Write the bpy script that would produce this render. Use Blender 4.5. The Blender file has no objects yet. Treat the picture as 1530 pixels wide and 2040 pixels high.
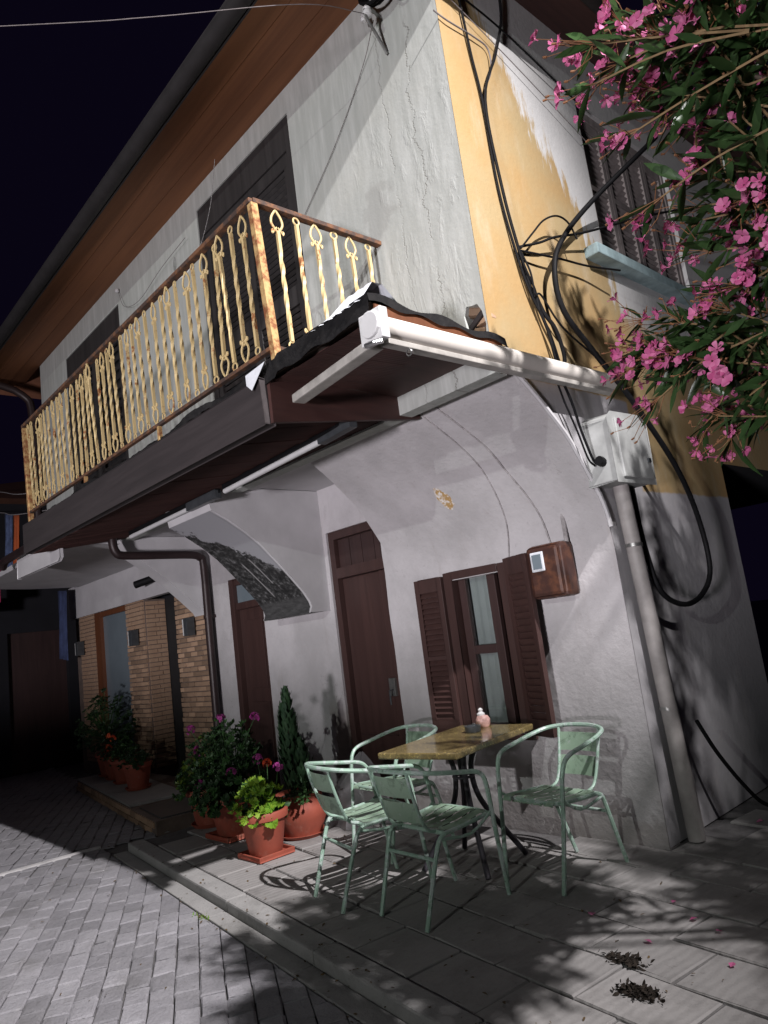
import bpy, bmesh, math, random
from math import radians, sin, cos, pi
from mathutils import Vector, Matrix
from mathutils.geometry import tessellate_polygon
rnd = random.Random(7)
S = bpy.context.scene
COL = S.collection

# ------------------------------------------------------------------ camera, night sky, street lamps, added fill light, exposure
cam_d = bpy.data.cameras.new('camera'); cam = bpy.data.objects.new('camera', cam_d); COL.objects.link(cam)
cam_d.sensor_fit = 'VERTICAL'; cam_d.sensor_height = 36; cam_d.sensor_width = 27; cam_d.lens = 25.06
cam_d.clip_start = .05; cam_d.clip_end = 500
yaw, pitch, roll = radians(-46.94), radians(9.60), radians(-7.434)
fwd = Vector((sin(yaw)*cos(pitch), cos(yaw)*cos(pitch), sin(pitch)))
rt = Vector((cos(yaw), -sin(yaw), 0)); up = rt.cross(fwd)
r2 = cos(roll)*rt + sin(roll)*up; u2 = -sin(roll)*rt + cos(roll)*up
m = Matrix((r2, u2, -fwd)).transposed().to_4x4(); m.translation = (0, 0, 1.35)
cam.matrix_world = m
S.camera = cam

w = bpy.data.worlds.new('World'); S.world = w; w.use_nodes = True
bg = w.node_tree.nodes['Background']; bg.inputs[0].default_value = (.36, .23, .85, 1); bg.inputs[1].default_value = .0068

def lamp(name, loc, power, color, radius, target=None, cone=None, blend=.5):
    d = bpy.data.lights.new(name, 'SPOT' if cone else 'POINT')
    d.energy = power; d.color = color; d.shadow_soft_size = radius
    if cone: d.spot_size = radians(cone); d.spot_blend = blend
    o = bpy.data.objects.new(name, d); COL.objects.link(o); o.location = loc
    if target: o.rotation_euler = (Vector(target)-Vector(loc)).to_track_quat('-Z', 'Y').to_euler()
    return o
lamp('street_lamp_far', (1.6, -13, 5.75), 2400, (.95, 1, .96), .07, (-3.6, 3, 3.8), 40, 1.0)
lamp('street_lamp_near', (3.8, 1.82, 8.2), 7700, (1, .96, .97), .06, (-6.0, 1.6, 0), 49, 1.0)
lamp('fill_light_low', (.6, -7.0, .7), 3700, (1, .94, 1), .5, (-5.8, 3.8, 2.3), 74, 1.0)  # unseen soft fill, added to brighten the cove and lower walls
S.view_settings.view_transform = 'Standard'; S.view_settings.look = 'None'
S.view_settings.exposure = 0; S.view_settings.gamma = 1
S.render.engine = 'CYCLES'; S.cycles.use_denoising = True; S.cycles.max_bounces = 6
S.cycles.caustics_reflective = False; S.cycles.caustics_refractive = False

# ------------------------------------------------------------------ material helpers
class G:
    def __init__(s, name):
        s.mat = bpy.data.materials.new(name); s.mat.use_nodes = True
        s.t = s.mat.node_tree; s.n = s.t.nodes; s.b = s.n['Principled BSDF']
        s.out = s.n['Material Output']
    def link(s, a, sock):
        if isinstance(a, (int, float)): sock.default_value = a
        elif isinstance(a, tuple): sock.default_value = a if len(a) == len(sock.default_value) else (*a, 1)
        else: s.t.links.new(a, sock)
    def pos(s): return s.n.new('ShaderNodeNewGeometry').outputs['Position']
    def obj(s): return s.n.new('ShaderNodeTexCoord').outputs['Object']
    def rand(s): return s.n.new('ShaderNodeObjectInfo').outputs['Random']
    def xyz(s, v):
        k = s.n.new('ShaderNodeSeparateXYZ'); s.link(v, k.inputs[0]); return k.outputs[0], k.outputs[1], k.outputs[2]
    def scale(s, v, sc):
        k = s.n.new('ShaderNodeVectorMath'); k.operation = 'MULTIPLY'; s.link(v, k.inputs[0]); k.inputs[1].default_value = sc; return k.outputs[0]
    def addv(s, v, u):
        k = s.n.new('ShaderNodeVectorMath'); k.operation = 'ADD'; s.link(v, k.inputs[0]); s.link(u, k.inputs[1]); return k.outputs[0]
    def noise(s, sc, v=None, det=5, rough=.6, dist=0):
        k = s.n.new('ShaderNodeTexNoise'); k.inputs['Scale'].default_value = sc; k.inputs['Detail'].default_value = det
        k.inputs['Roughness'].default_value = rough; k.inputs['Distortion'].default_value = dist
        s.link(v if v is not None else s.obj(), k.inputs['Vector']); return k.outputs['Fac']
    def m(s, op, a, b=0.0, c=None):
        k = s.n.new('ShaderNodeMath'); k.operation = op; s.link(a, k.inputs[0]); s.link(b, k.inputs[1])
        if c is not None: s.link(c, k.inputs[2])
        return k.outputs[0]
    def sm(s, x, lo, hi):
        k = s.n.new('ShaderNodeMapRange'); k.interpolation_type = 'SMOOTHSTEP'; s.link(x, k.inputs[0])
        s.link(lo, k.inputs[1]); s.link(hi, k.inputs[2]); return k.outputs[0]
    def ramp(s, f, *st):
        k = s.n.new('ShaderNodeValToRGB'); e = k.color_ramp.elements
        while len(e) < len(st): e.new(.5)
        for q, (p, c) in zip(e, st):
            q.position = p; q.color = (*c, 1) if isinstance(c, tuple) else (c, c, c, 1)
        s.link(f, k.inputs[0]); return k.outputs[0]
    def mix(s, f, a, b, mode='MIX'):
        k = s.n.new('ShaderNodeMix'); k.data_type = 'RGBA'; k.blend_type = mode
        s.link(f, k.inputs[0]); s.link(a, k.inputs[6]); s.link(b, k.inputs[7]); return k.outputs[2]
    def bump(s, h, st=.3, dist=.01):
        k = s.n.new('ShaderNodeBump'); k.inputs['Strength'].default_value = st; k.inputs['Distance'].default_value = dist
        s.link(h, k.inputs['Height']); s.link(k.outputs[0], s.b.inputs['Normal']); return k
    def col(s, c, rough=.8, metal=0.0, spec=None):
        s.link(c, s.b.inputs['Base Color']); s.link(rough, s.b.inputs['Roughness']); s.link(metal, s.b.inputs['Metallic'])
        if spec is not None: s.b.inputs['Specular IOR Level'].default_value = spec
        return s.mat

def simple(name, c, rough=.7, metal=0.0, var=.25, sc=9, bump=.15, spec=None):
    g = G(name); n = g.noise(sc)
    c2 = tuple(x*(1-var) for x in c); c1 = tuple(min(1, x*(1+var)) for x in c)
    g.bump(g.noise(sc*5), bump, .004)
    return g.col(g.ramp(n, (.3, c2), (.7, c1)), rough, metal, spec)

M = {}
# upper front plaster: pale grey green, streaks, cracks, one damp stain
g = G('upper_front_plaster'); p = g.pos(); x, y, z = g.xyz(p)
st = g.noise(3.2, g.scale(p, (6, 6, .7)), 6, .65)
big = g.noise(1.3, p, 4)
c = g.mix(g.sm(st, .35, .75), (.385, .40, .375), (.495, .51, .485))
c = g.mix(g.m('MULTIPLY', g.sm(big, .5, .75), .35), c, (.47, .47, .42))
dx = g.m('MULTIPLY', g.m('ADD', x, 2.86), 5.0); dz = g.m('MULTIPLY', g.m('ADD', z, -3.93), 3.6)
rr = g.m('SQRT', g.m('ADD', g.m('MULTIPLY', dx, dx), g.m('MULTIPLY', dz, dz)))
rr = g.m('ADD', rr, g.m('MULTIPLY', g.m('SUBTRACT', g.noise(7, p), .5), 1.8))
c = g.mix(g.m('MULTIPLY', g.m('SUBTRACT', 1.0, g.sm(rr, .55, .95)), .55), c, (.30, .30, .28))
cr = None
for x0, a, f in ((-2.44, .16, 1.7), (-2.67, .12, 1.1)):
    nz = g.noise(f, g.scale(p, (0, 0, 1.0)), 8, .72)
    d = g.m('ABSOLUTE', g.m('SUBTRACT', g.m('SUBTRACT', x, x0), g.m('MULTIPLY', g.m('SUBTRACT', nz, .5), a*3)))
    k = g.m('SUBTRACT', 1.0, g.sm(d, .0012, .005)); cr = k if cr is None else g.m('MAXIMUM', cr, g.m('MULTIPLY', k, .5))
crm = g.m('MULTIPLY', cr, g.sm(g.noise(2.5, p, 2), .38, .52))
c = g.mix(g.m('MULTIPLY', crm, .8), c, (.16, .15, .13))
rel = g.noise(5.5, g.scale(p, (1.7, 1, .6)), 6, .6, .4)
relm = g.m('MULTIPLY', g.sm(rel, .52, .66), g.m('MULTIPLY', g.sm(x, -3.25, -2.85), g.sm(z, 4.9, 4.2)))
h = g.m('ADD', g.m('MULTIPLY', g.noise(26, p, 6), .35), g.m('ADD', g.m('MULTIPLY', relm, .32), g.m('MULTIPLY', crm, -1.2)))
g.bump(h, .45, .010); M['wall_up'] = g.col(c, .9)
# side wall: yellow limewash wearing off to white, grey below
g = G('yellow_side_plaster'); p = g.pos(); x, y, z = g.xyz(p)
drip = g.noise(2.2, g.scale(p, (1, 7, .9)), 8, .7)
blot = g.noise(1.6, p, 5)
nb = g.m('ADD', g.m('MULTIPLY', g.m('SUBTRACT', drip, .5), 1.1), g.m('MULTIPLY', g.m('SUBTRACT', blot, .5), .7))
yb = g.m('ADD', g.m('MULTIPLY', g.m('SUBTRACT', 4.85, z), .66), 3.52)
yb = g.m('ADD', yb, nb)
yel = g.m('SUBTRACT', 1.0, g.sm(g.m('SUBTRACT', y, yb), -.07, .07))
low = g.m('SUBTRACT', 1.0, g.sm(g.m('ADD', z, g.m('MULTIPLY', nb, .35)), 3.14, 3.32))
yel = g.m('MAXIMUM', yel, low)
yc = g.mix(g.sm(g.noise(2.4, p, 6), .3, .7), (.39, .25, .105), (.37, .275, .14))
yc = g.mix(g.m('MULTIPLY', g.sm(g.noise(1.9, g.scale(p, (1, 2.5, .8)), 6), .52, .72), .55), yc, (.46, .38, .26))
wc = g.mix(g.noise(5, p, 6), (.47, .47, .465), (.62, .61, .60))
c = g.mix(yel, wc, yc)
ybd = g.m('ADD', g.m('MULTIPLY', g.m('SUBTRACT', g.noise(8, p), .5), .03), 0.0)
g1 = g.m('MULTIPLY', g.m('SUBTRACT', 1.0, g.sm(g.m('ADD', z, ybd), 2.62, 2.64)), g.m('SUBTRACT', 1.0, g.sm(y, 4.28, 4.31)))
g2 = g.m('SUBTRACT', 1.0, g.sm(g.m('ADD', z, ybd), 2.02, 2.04))
gr = g.m('MAXIMUM', g1, g2)
gc = g.mix(g.noise(3, p, 6), (.32, .31, .325), (.44, .43, .44))
gc = g.mix(g.m('MULTIPLY', g.sm(g.noise(5, p, 5), .6, .68), .35), gc, (.45, .43, .42))
c = g.mix(gr, c, gc)
g.bump(g.noise(30, p, 6), .35, .008); M['wall_side'] = g.col(c, .9)
# lower front plaster: white paint gone grey violet, patches near the ground
g = G('lower_front_plaster'); p = g.pos(); x, y, z = g.xyz(p)
c = g.mix(g.sm(g.noise(1.5, p, 7, .65), .32, .68), (.40, .385, .39), (.53, .51, .52)); c = g.mix(g.m('MULTIPLY', g.sm(g.noise(3.0, g.scale(p, (3, 3, .6)), 6, .7), .55, .75), .4), c, (.36, .33, .32))
ed = g.m('ADD', g.m('ABSOLUTE', g.m('ADD', x, 4.92)), g.m('MULTIPLY', g.m('SUBTRACT', g.noise(6, p), .5), .25))
pm = g.m('MULTIPLY', g.m('SUBTRACT', 1.0, g.sm(ed, .13, .16)), g.m('SUBTRACT', 1.0, g.sm(z, .55, .95)))
c = g.mix(pm, c, (.30, .26, .24))
dm = g.m('MULTIPLY', g.sm(g.noise(4, p, 6), .52, .68), g.m('SUBTRACT', 1.0, g.sm(z, .1, .75)))
c = g.mix(g.m('MULTIPLY', dm, .7), c, (.20, .18, .18))
sp = g.sm(g.m('SUBTRACT', g.m('ADD', .20, g.m('MULTIPLY', g.m('SUBTRACT', g.noise(5, p, 7, .7), .5), .5)), z), -.03, .06)
c = g.mix(g.m('MULTIPLY', sp, .55), c, (.24, .215, .20))
hc = g.m('ABSOLUTE', g.m('SUBTRACT', g.noise(1.1, p, 7, .62), .5)); hc = g.m('MULTIPLY', g.m('SUBTRACT', 1.0, g.sm(hc, .0006, .0028)), g.sm(g.noise(1.3, p, 2), .54, .62))
c = g.mix(g.m('MULTIPLY', hc, .55), c, (.20, .18, .18))
tp = g.m('MULTIPLY', g.sm(z, 2.25, 2.3), g.sm(g.noise(3, p, 3), .45, .6))
c = g.mix(g.m('MULTIPLY', g.sm(g.noise(40, p, 3), .62, .72), .25), c, (.25, .23, .23))
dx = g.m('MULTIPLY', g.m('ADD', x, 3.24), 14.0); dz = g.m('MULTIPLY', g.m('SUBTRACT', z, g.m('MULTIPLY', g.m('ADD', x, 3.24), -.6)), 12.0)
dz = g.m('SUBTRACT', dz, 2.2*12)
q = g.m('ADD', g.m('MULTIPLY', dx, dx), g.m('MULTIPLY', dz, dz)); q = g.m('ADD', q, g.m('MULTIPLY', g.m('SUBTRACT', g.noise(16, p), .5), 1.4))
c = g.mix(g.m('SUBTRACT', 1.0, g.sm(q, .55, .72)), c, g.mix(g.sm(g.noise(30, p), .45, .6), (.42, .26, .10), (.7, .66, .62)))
g.bump(g.m('ADD', g.noise(28, p, 6), g.m('MULTIPLY', g.noise(5, p, 4), .8)), .45, .01)
M['wall_low'] = g.col(c, .92)
M['white'] = simple('white_plaster', (.52, .51, .52), .9, var=.1, sc=3)
M['mortar'] = simple('brick_mortar', (.16, .12, .10), .95)
g = G('thin_brick'); n = g.noise(11)
c = g.mix(n, (.25, .15, .095), (.42, .285, .19))
k = g.n.new('ShaderNodeHueSaturation'); g.link(c, k.inputs['Color']); g.link(g.m('MULTIPLY_ADD', g.rand(), .8, .55), k.inputs['Value'])
g.bump(g.noise(60), .4, .004); M['brick'] = g.col(k.outputs[0], .9)
# woods
def wood(name, a, b, axis, rough=.65, grain=14):
    g = G(name); sc = [grain]*3; sc['xyz'.index(axis)] = grain*.06
    v = g.scale(g.addv(g.obj(), g.scale(g.rand(), (9, 9, 9))), tuple(sc))
    n = g.noise(1.0, v, 7, .65, .6)
    c = g.ramp(n, (.28, a), (.72, b)); g.bump(n, .35, .004); M[name] = g.col(c, rough)
wood('soffit_wood', (.13, .045, .017), (.30, .12, .048), 'x', .75, 5)
wood('deck_wood', (.040, .016, .014), (.075, .030, .025), 'y')
wood('fascia_wood', (.022, .017, .018), (.045, .036, .037), 'x', .8)
wood('door_wood', (.040, .020, .018), (.066, .033, .029), 'z', .5)
wood('dark_door_wood', (.030, .015, .014), (.055, .028, .026), 'z', .55)
wood('black_shutter_wood', (.016, .014, .014), (.040, .036, .036), 'z', .7)
wood('grey_shutter_wood', (.16, .135, .13), (.32, .28, .27), 'z', .85)
wood('oiled_wood', (.10, .035, .015), (.17, .06, .025), 'z', .5)
# metals / paint
g = G('rusty_yellow_paint'); v = g.addv(g.obj(), g.scale(g.rand(), (5, 5, 5)))
n = g.noise(9, v, 8, .7); n2 = g.noise(40, v, 5, .7)
rf = g.sm(g.m('ADD', g.m('MULTIPLY', n, .75), g.m('MULTIPLY', n2, .3)), .565, .66)
c = g.mix(g.noise(5, v), (.54, .40, .18), (.66, .51, .27))
c = g.mix(rf, c, g.mix(n2, (.20, .062, .018), (.36, .14, .045))); g.bump(rf, -.3, .002)
M['rail_paint'] = g.col(c, g.m('MULTIPLY_ADD', rf, .4, .5))
g = G('rusty_brown_iron'); v = g.obj(); n = g.noise(14, v, 8, .7)
c = g.mix(g.sm(n, .42, .62), (.055, .034, .027), (.17, .075, .034)); g.bump(n, .4, .003); M['rust_rail'] = g.col(c, .85)
g = G('rusty_post_iron'); v = g.obj(); n = g.noise(16, v, 8, .7)
c = g.mix(g.sm(n, .40, .60), (.50, .33, .14), (.22, .075, .028)); g.bump(n, .5, .004); M['rust_post'] = g.col(c, .85)
g = G('chipped_green_paint'); v = g.addv(g.obj(), g.scale(g.rand(), (7, 7, 7))); n = g.noise(16, v, 8, .72, 1.0)
c = g.mix(g.noise(4, v), (.27, .42, .33), (.40, .55, .45))
c = g.mix(g.sm(n, .50, .58), c, g.mix(g.noise(50, v), (.40, .50, .47), (.58, .64, .61)))
c = g.mix(g.m('MULTIPLY', g.sm(g.noise(24, v, 7, .7), .58, .66), .6), c, (.06, .075, .05))
M['chair'] = g.col(c, .48, .15)
g = G('seat_green_paint'); v = g.addv(g.obj(), g.scale(g.rand(), (7, 7, 7))); n = g.noise(9, v, 8, .7, .8)
c = g.mix(g.noise(4, v), (.26, .38, .27), (.36, .49, .37))
c = g.mix(g.m('MULTIPLY', g.sm(n, .50, .62), .6), c, (.10, .14, .10)); c = g.mix(g.m('MULTIPLY', g.sm(g.noise(22, v, 7, .7), .57, .64), .7), c, (.42, .48, .45)); M['chair_panel'] = g.col(c, .45, .1)
g = G('gold_table_top'); n = g.noise(55, None, 6, .75); n2 = g.noise(6, None, 6)
c = g.mix(n2, (.11, .085, .040), (.25, .19, .080)); c = g.mix(g.sm(n, .54, .68), c, (.52, .40, .14)); c = g.mix(g.sm(n, .46, .34), c, (.09, .07, .035))
M['table_top'] = g.col(c, g.m('MULTIPLY_ADD', n2, .18, .06))
M['table_leg'] = simple('dark_violet_iron', (.060, .054, .066), .55, .3, sc=20)
M['black_rubber'] = simple('black_cable_rubber', (.007, .007, .008), .6, sc=30, spec=.15)
M['thin_wire'] = simple('painted_wire', (.16, .14, .14), .7, sc=20)
M['white_wire'] = simple('whitewashed_cable', (.34, .32, .32), .8, sc=20, var=.35)
M['pipe_grey'] = simple('grey_painted_conduit', (.30, .28, .27), .6, sc=6)
M['brown_pipe'] = simple('brown_downpipe', (.030, .018, .018), .45, .2, sc=6)
M['box_grey'] = simple('weathered_grey_box', (.40, .41, .40), .6, .1, sc=7, var=.2)
g = G('rusted_meter_paint'); n = g.noise(9, None, 7, .7)
c = g.mix(g.sm(n, .44, .68), (.050, .020, .015), (.13, .050, .026)); g.bump(n, .3, .003); M['meter'] = g.col(c, .5, .1)
M['chrome'] = simple('bright_metal', (.6, .6, .6), .25, .9, sc=20)
M['steel'] = simple('old_lock_metal', (.30, .30, .29), .4, .8, sc=30)
M['cream'] = simple('cream_awning_cloth', (.62, .58, .53), .8, sc=4, var=.07, bump=.05)
M['arm_grey'] = simple('grey_awning_arm', (.42, .40, .37), .5, .15, sc=10)
M['plastic_white'] = simple('white_plastic', (.62, .62, .62), .4, sc=10, var=.06)
g = G('tar_membrane'); n = g.noise(18, None, 6); g.bump(n, .8, .012); M['tar'] = g.col(g.ramp(n, (.3, (.004, .004, .005)), (.7, (.016, .015, .015))), .85, 0.0, .2)
M['tin'] = simple('zinc_flashing', (.66, .68, .72), .5, 0.0, sc=14, var=.12)
M['zinc_gutter'] = simple('dull_zinc_gutter', (.026, .023, .024), .7, .3, sc=5)
M['roof_tile'] = simple('clay_roof_tile', (.22, .09, .05), .9, sc=6)
g = G('terracotta'); n = g.noise(12, None, 6); c = g.mix(n, (.27, .058, .036), (.38, .090, .054)); c = g.mix(g.m('MULTIPLY', g.sm(g.noise(7, None, 7, .7), .56, .72), .45), c, (.42, .27, .21)); c = g.mix(g.m('MULTIPLY', g.sm(g.noise(5, g.scale(g.obj(), (1, 1, .4)), 6), .56, .70), .5), c, (.13, .045, .030)); g.bump(g.noise(70), .15, .002); M['pot'] = g.col(c, .65)
M['soil'] = simple('potting_soil', (.025, .018, .013), 1.0, sc=40, bump=.8)
M['charcoal'] = simple('dark_grey_plastic', (.05, .055, .06), .35, sc=20)
M['sill_blue'] = simple('pale_blue_sill_paint', (.32, .43, .45), .8, sc=8, var=.3)
M['lock_plate'] = M['steel']
M['curtain'] = simple('grey_curtain', (.50, .48, .47), .95, sc=5, var=.1)
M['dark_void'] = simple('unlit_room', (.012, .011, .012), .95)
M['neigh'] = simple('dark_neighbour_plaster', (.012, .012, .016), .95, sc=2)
g = G('window_glass'); tr = g.n.new('ShaderNodeBsdfTransparent'); gl = g.n.new('ShaderNodeBsdfGlossy'); gl.inputs['Roughness'].default_value = .04; mx = g.n.new('ShaderNodeMixShader'); mx.inputs[0].default_value = .09
tr.inputs[0].default_value = (.86, .90, .90, 1); g.t.links.new(tr.outputs[0], mx.inputs[1]); g.t.links.new(gl.outputs[0], mx.inputs[2]); g.t.links.new(mx.outputs[0], g.out.inputs[0]); M['glass'] = g.mat
g = G('misty_pane'); n = g.noise(2); M['misty'] = g.col(g.mix(n, (.12, .15, .17), (.20, .24, .27)), .18)
# ground
g = G('street_paver'); p = g.pos(); n = g.noise(5, p, 7, .65); n2 = g.noise(70, p, 5, .7)
c = g.mix(n, (.23, .225, .245), (.36, .35, .37)); c = g.mix(g.m('MULTIPLY', g.sm(n2, .52, .72), .55), c, (.13, .125, .13)); c = g.mix(g.m('MULTIPLY', g.sm(g.noise(1.7, p, 7, .7), .48, .68), .5), c, (.15, .145, .14)); c = g.mix(g.m('MULTIPLY', g.sm(g.noise(13, p, 6, .7), .62, .72), .6), c, (.44, .43, .43))
k = g.n.new('ShaderNodeHueSaturation'); g.link(c, k.inputs['Color']); g.link(g.m('MULTIPLY_ADD', g.rand(), .42, .78), k.inputs['Value'])
g.bump(g.m('ADD', g.noise(55, p, 7, .7), g.m('MULTIPLY', g.noise(16, p, 4), 1.6)), .9, .009); M['paver'] = g.col(k.outputs[0], .8)
g = G('sidewalk_slab'); p = g.pos(); n = g.noise(4, p, 7, .65); n2 = g.noise(90, p, 5, .7)
c = g.mix(n, (.25, .24, .235), (.37, .355, .345)); c = g.mix(g.m('MULTIPLY', g.sm(n2, .55, .75), .45), c, (.16, .15, .145))
c = g.mix(g.m('MULTIPLY', g.sm(g.noise(2.2, p, 7, .7), .47, .66), .6), c, (.17, .16, .155)); c = g.mix(g.m('MULTIPLY', g.sm(g.noise(17, p, 7, .75), .60, .70), .5), c, (.12, .11, .105))
k = g.n.new('ShaderNodeHueSaturation'); g.link(c, k.inputs['Color']); g.link(g.m('MULTIPLY_ADD', g.rand(), .2, .9), k.inputs['Value'])
rib = g.n.new('ShaderNodeTexWave'); rib.wave_type = 'BANDS'; rib.bands_direction = 'X'; rib.inputs['Scale'].default_value = 7; rib.inputs['Distortion'].default_value = 3
g.link(g.obj(), rib.inputs['Vector'])
g.bump(g.m('ADD', g.noise(50, p, 6), g.m('MULTIPLY', rib.outputs['Fac'], .5)), .5, .006); M['slab'] = g.col(k.outputs[0], .8)
M['joint'] = simple('dark_joint_sand', (.12, .115, .115), 1.0, sc=30)
g = G('kerb_concrete'); p = g.pos(); c = g.mix(g.noise(6, p, 7, .65), (.27, .265, .26), (.42, .41, .40)); c = g.mix(g.m('MULTIPLY', g.sm(g.noise(2.3, p, 7, .7), .50, .68), .55), c, (.17, .165, .155)); c = g.mix(g.m('MULTIPLY', g.sm(g.noise(60, p, 5, .7), .56, .70), .5), c, (.16, .155, .15))
g.bump(g.m('ADD', g.noise(70, p, 6, .7), g.m('MULTIPLY', g.noise(9, p, 5), 1.5)), .7, .008); M['kerb'] = g.col(c, .88)
M['line'] = simple('white_stone_strip', (.46, .45, .45), .8, sc=12)
# plants
def leafmat(name, a, b, rough=.45, trans=.0):
    g = G(name); c = g.mix(g.m('FRACT', g.m('MULTIPLY_ADD', g.noise(9, g.pos(), 2), 3.0, g.rand())), a, b); c = g.mix(g.m('MULTIPLY', g.noise(12), .5), c, a)
    t = g.n.new('ShaderNodeBsdfTranslucent'); g.link(c, t.inputs[0]); mx = g.n.new('ShaderNodeMixShader'); mx.inputs[0].default_value = trans
    g.col(c, rough); g.t.links.new(g.b.outputs[0], mx.inputs[1]); g.t.links.new(t.outputs[0], mx.inputs[2]); g.t.links.new(mx.outputs[0], g.out.inputs[0])
    M[name] = g.mat
leafmat('oleander_leaf', (.026, .060, .018), (.060, .12, .040), .35, .25)
leafmat('oleander_bloom', (.58, .10, .28), (.80, .29, .50), .6, .3)
leafmat('lime_leaf', (.16, .36, .035), (.38, .52, .05), .5, .3)
leafmat('green_leaf', (.030, .085, .025), (.060, .14, .035), .5, .2)
leafmat('yellow_green_leaf', (.12, .20, .02), (.20, .28, .035), .5, .25)
leafmat('dark_leaf', (.015, .04, .014), (.03, .07, .022), .55, .15)
leafmat('conifer_leaf', (.014, .045, .018), (.030, .075, .025), .7, .1)
leafmat('magenta_bloom', (.30, .03, .20), (.45, .06, .30), .6, .25)
leafmat('orange_bloom', (.55, .06, .02), (.65, .11, .03), .6, .25)
M['twig'] = simple('oleander_twig', (.20, .13, .06), .8, sc=20)
M['stalk'] = simple('red_flower_stalk', (.22, .10, .045), .8, sc=20)
M['bark'] = simple('grey_bark', (.10, .08, .06), .95, sc=14, bump=.6)
g = G('crumpled_clear_plastic'); n = g.noise(9, None, 5); g.bump(n, .8, .02)
tr = g.n.new('ShaderNodeBsdfTransparent'); mx = g.n.new('ShaderNodeMixShader'); mx.inputs[0].default_value = .62
g.col((.42, .40, .42), .3); g.t.links.new(tr.outputs[0], mx.inputs[1]); g.t.links.new(g.b.outputs[0], mx.inputs[2]); g.t.links.new(mx.outputs[0], g.out.inputs[0]); M['poly'] = g.mat
# black and white landscape print
g = G('landscape_print'); p = g.pos(); x, y, z = g.xyz(p)
u = g.m('MULTIPLY', g.m('ADD', x, 5.7), 1.28); vv = g.m('MULTIPLY', g.m('SUBTRACT', 2.45, z), 1.25)
hz = g.m('ADD', g.m('MULTIPLY', g.m('SUBTRACT', g.noise(7, p, 8, .7), .5), .45), g.m('ADD', .0, g.m('MULTIPLY', u, .62)))
sky_m = g.sm(g.m('SUBTRACT', vv, hz), -.05, -.02)
tree = g.ramp(g.noise(20, p, 9, .8), (.36, .008), (.52, .04), (.66, .22))
road = g.m('SUBTRACT', 1.0, g.sm(g.m('ABSOLUTE', g.m('SUBTRACT', g.m('ADD', u, g.m('MULTIPLY', vv, -.12)), .36)), .008, .016))
road = g.m('MULTIPLY', road, g.m('MULTIPLY', g.sm(vv, .42, .46), g.m('SUBTRACT', 1.0, g.sm(vv, .80, .84))))
road2 = g.m('SUBTRACT', 1.0, g.sm(g.m('ABSOLUTE', g.m('SUBTRACT', g.m('ADD', u, g.m('MULTIPLY', vv, -.1)), .56)), .008, .014))
road2 = g.m('MULTIPLY', road2, g.m('MULTIPLY', g.sm(vv, .40, .43), g.m('SUBTRACT', 1.0, g.sm(vv, .68, .70))))
c = g.mix(sky_m, (.34, .34, .36), tree); c = g.mix(g.m('MULTIPLY', g.m('MAXIMUM', road, road2), .8), c, (.34, .33, .33))
c = g.mix(g.sm(vv, .86, .90), c, g.ramp(g.noise(12, g.scale(p, (1, 1, 4))), (.3, .035), (.7, .09)))
M['print'] = g.col(c, .55)

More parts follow.
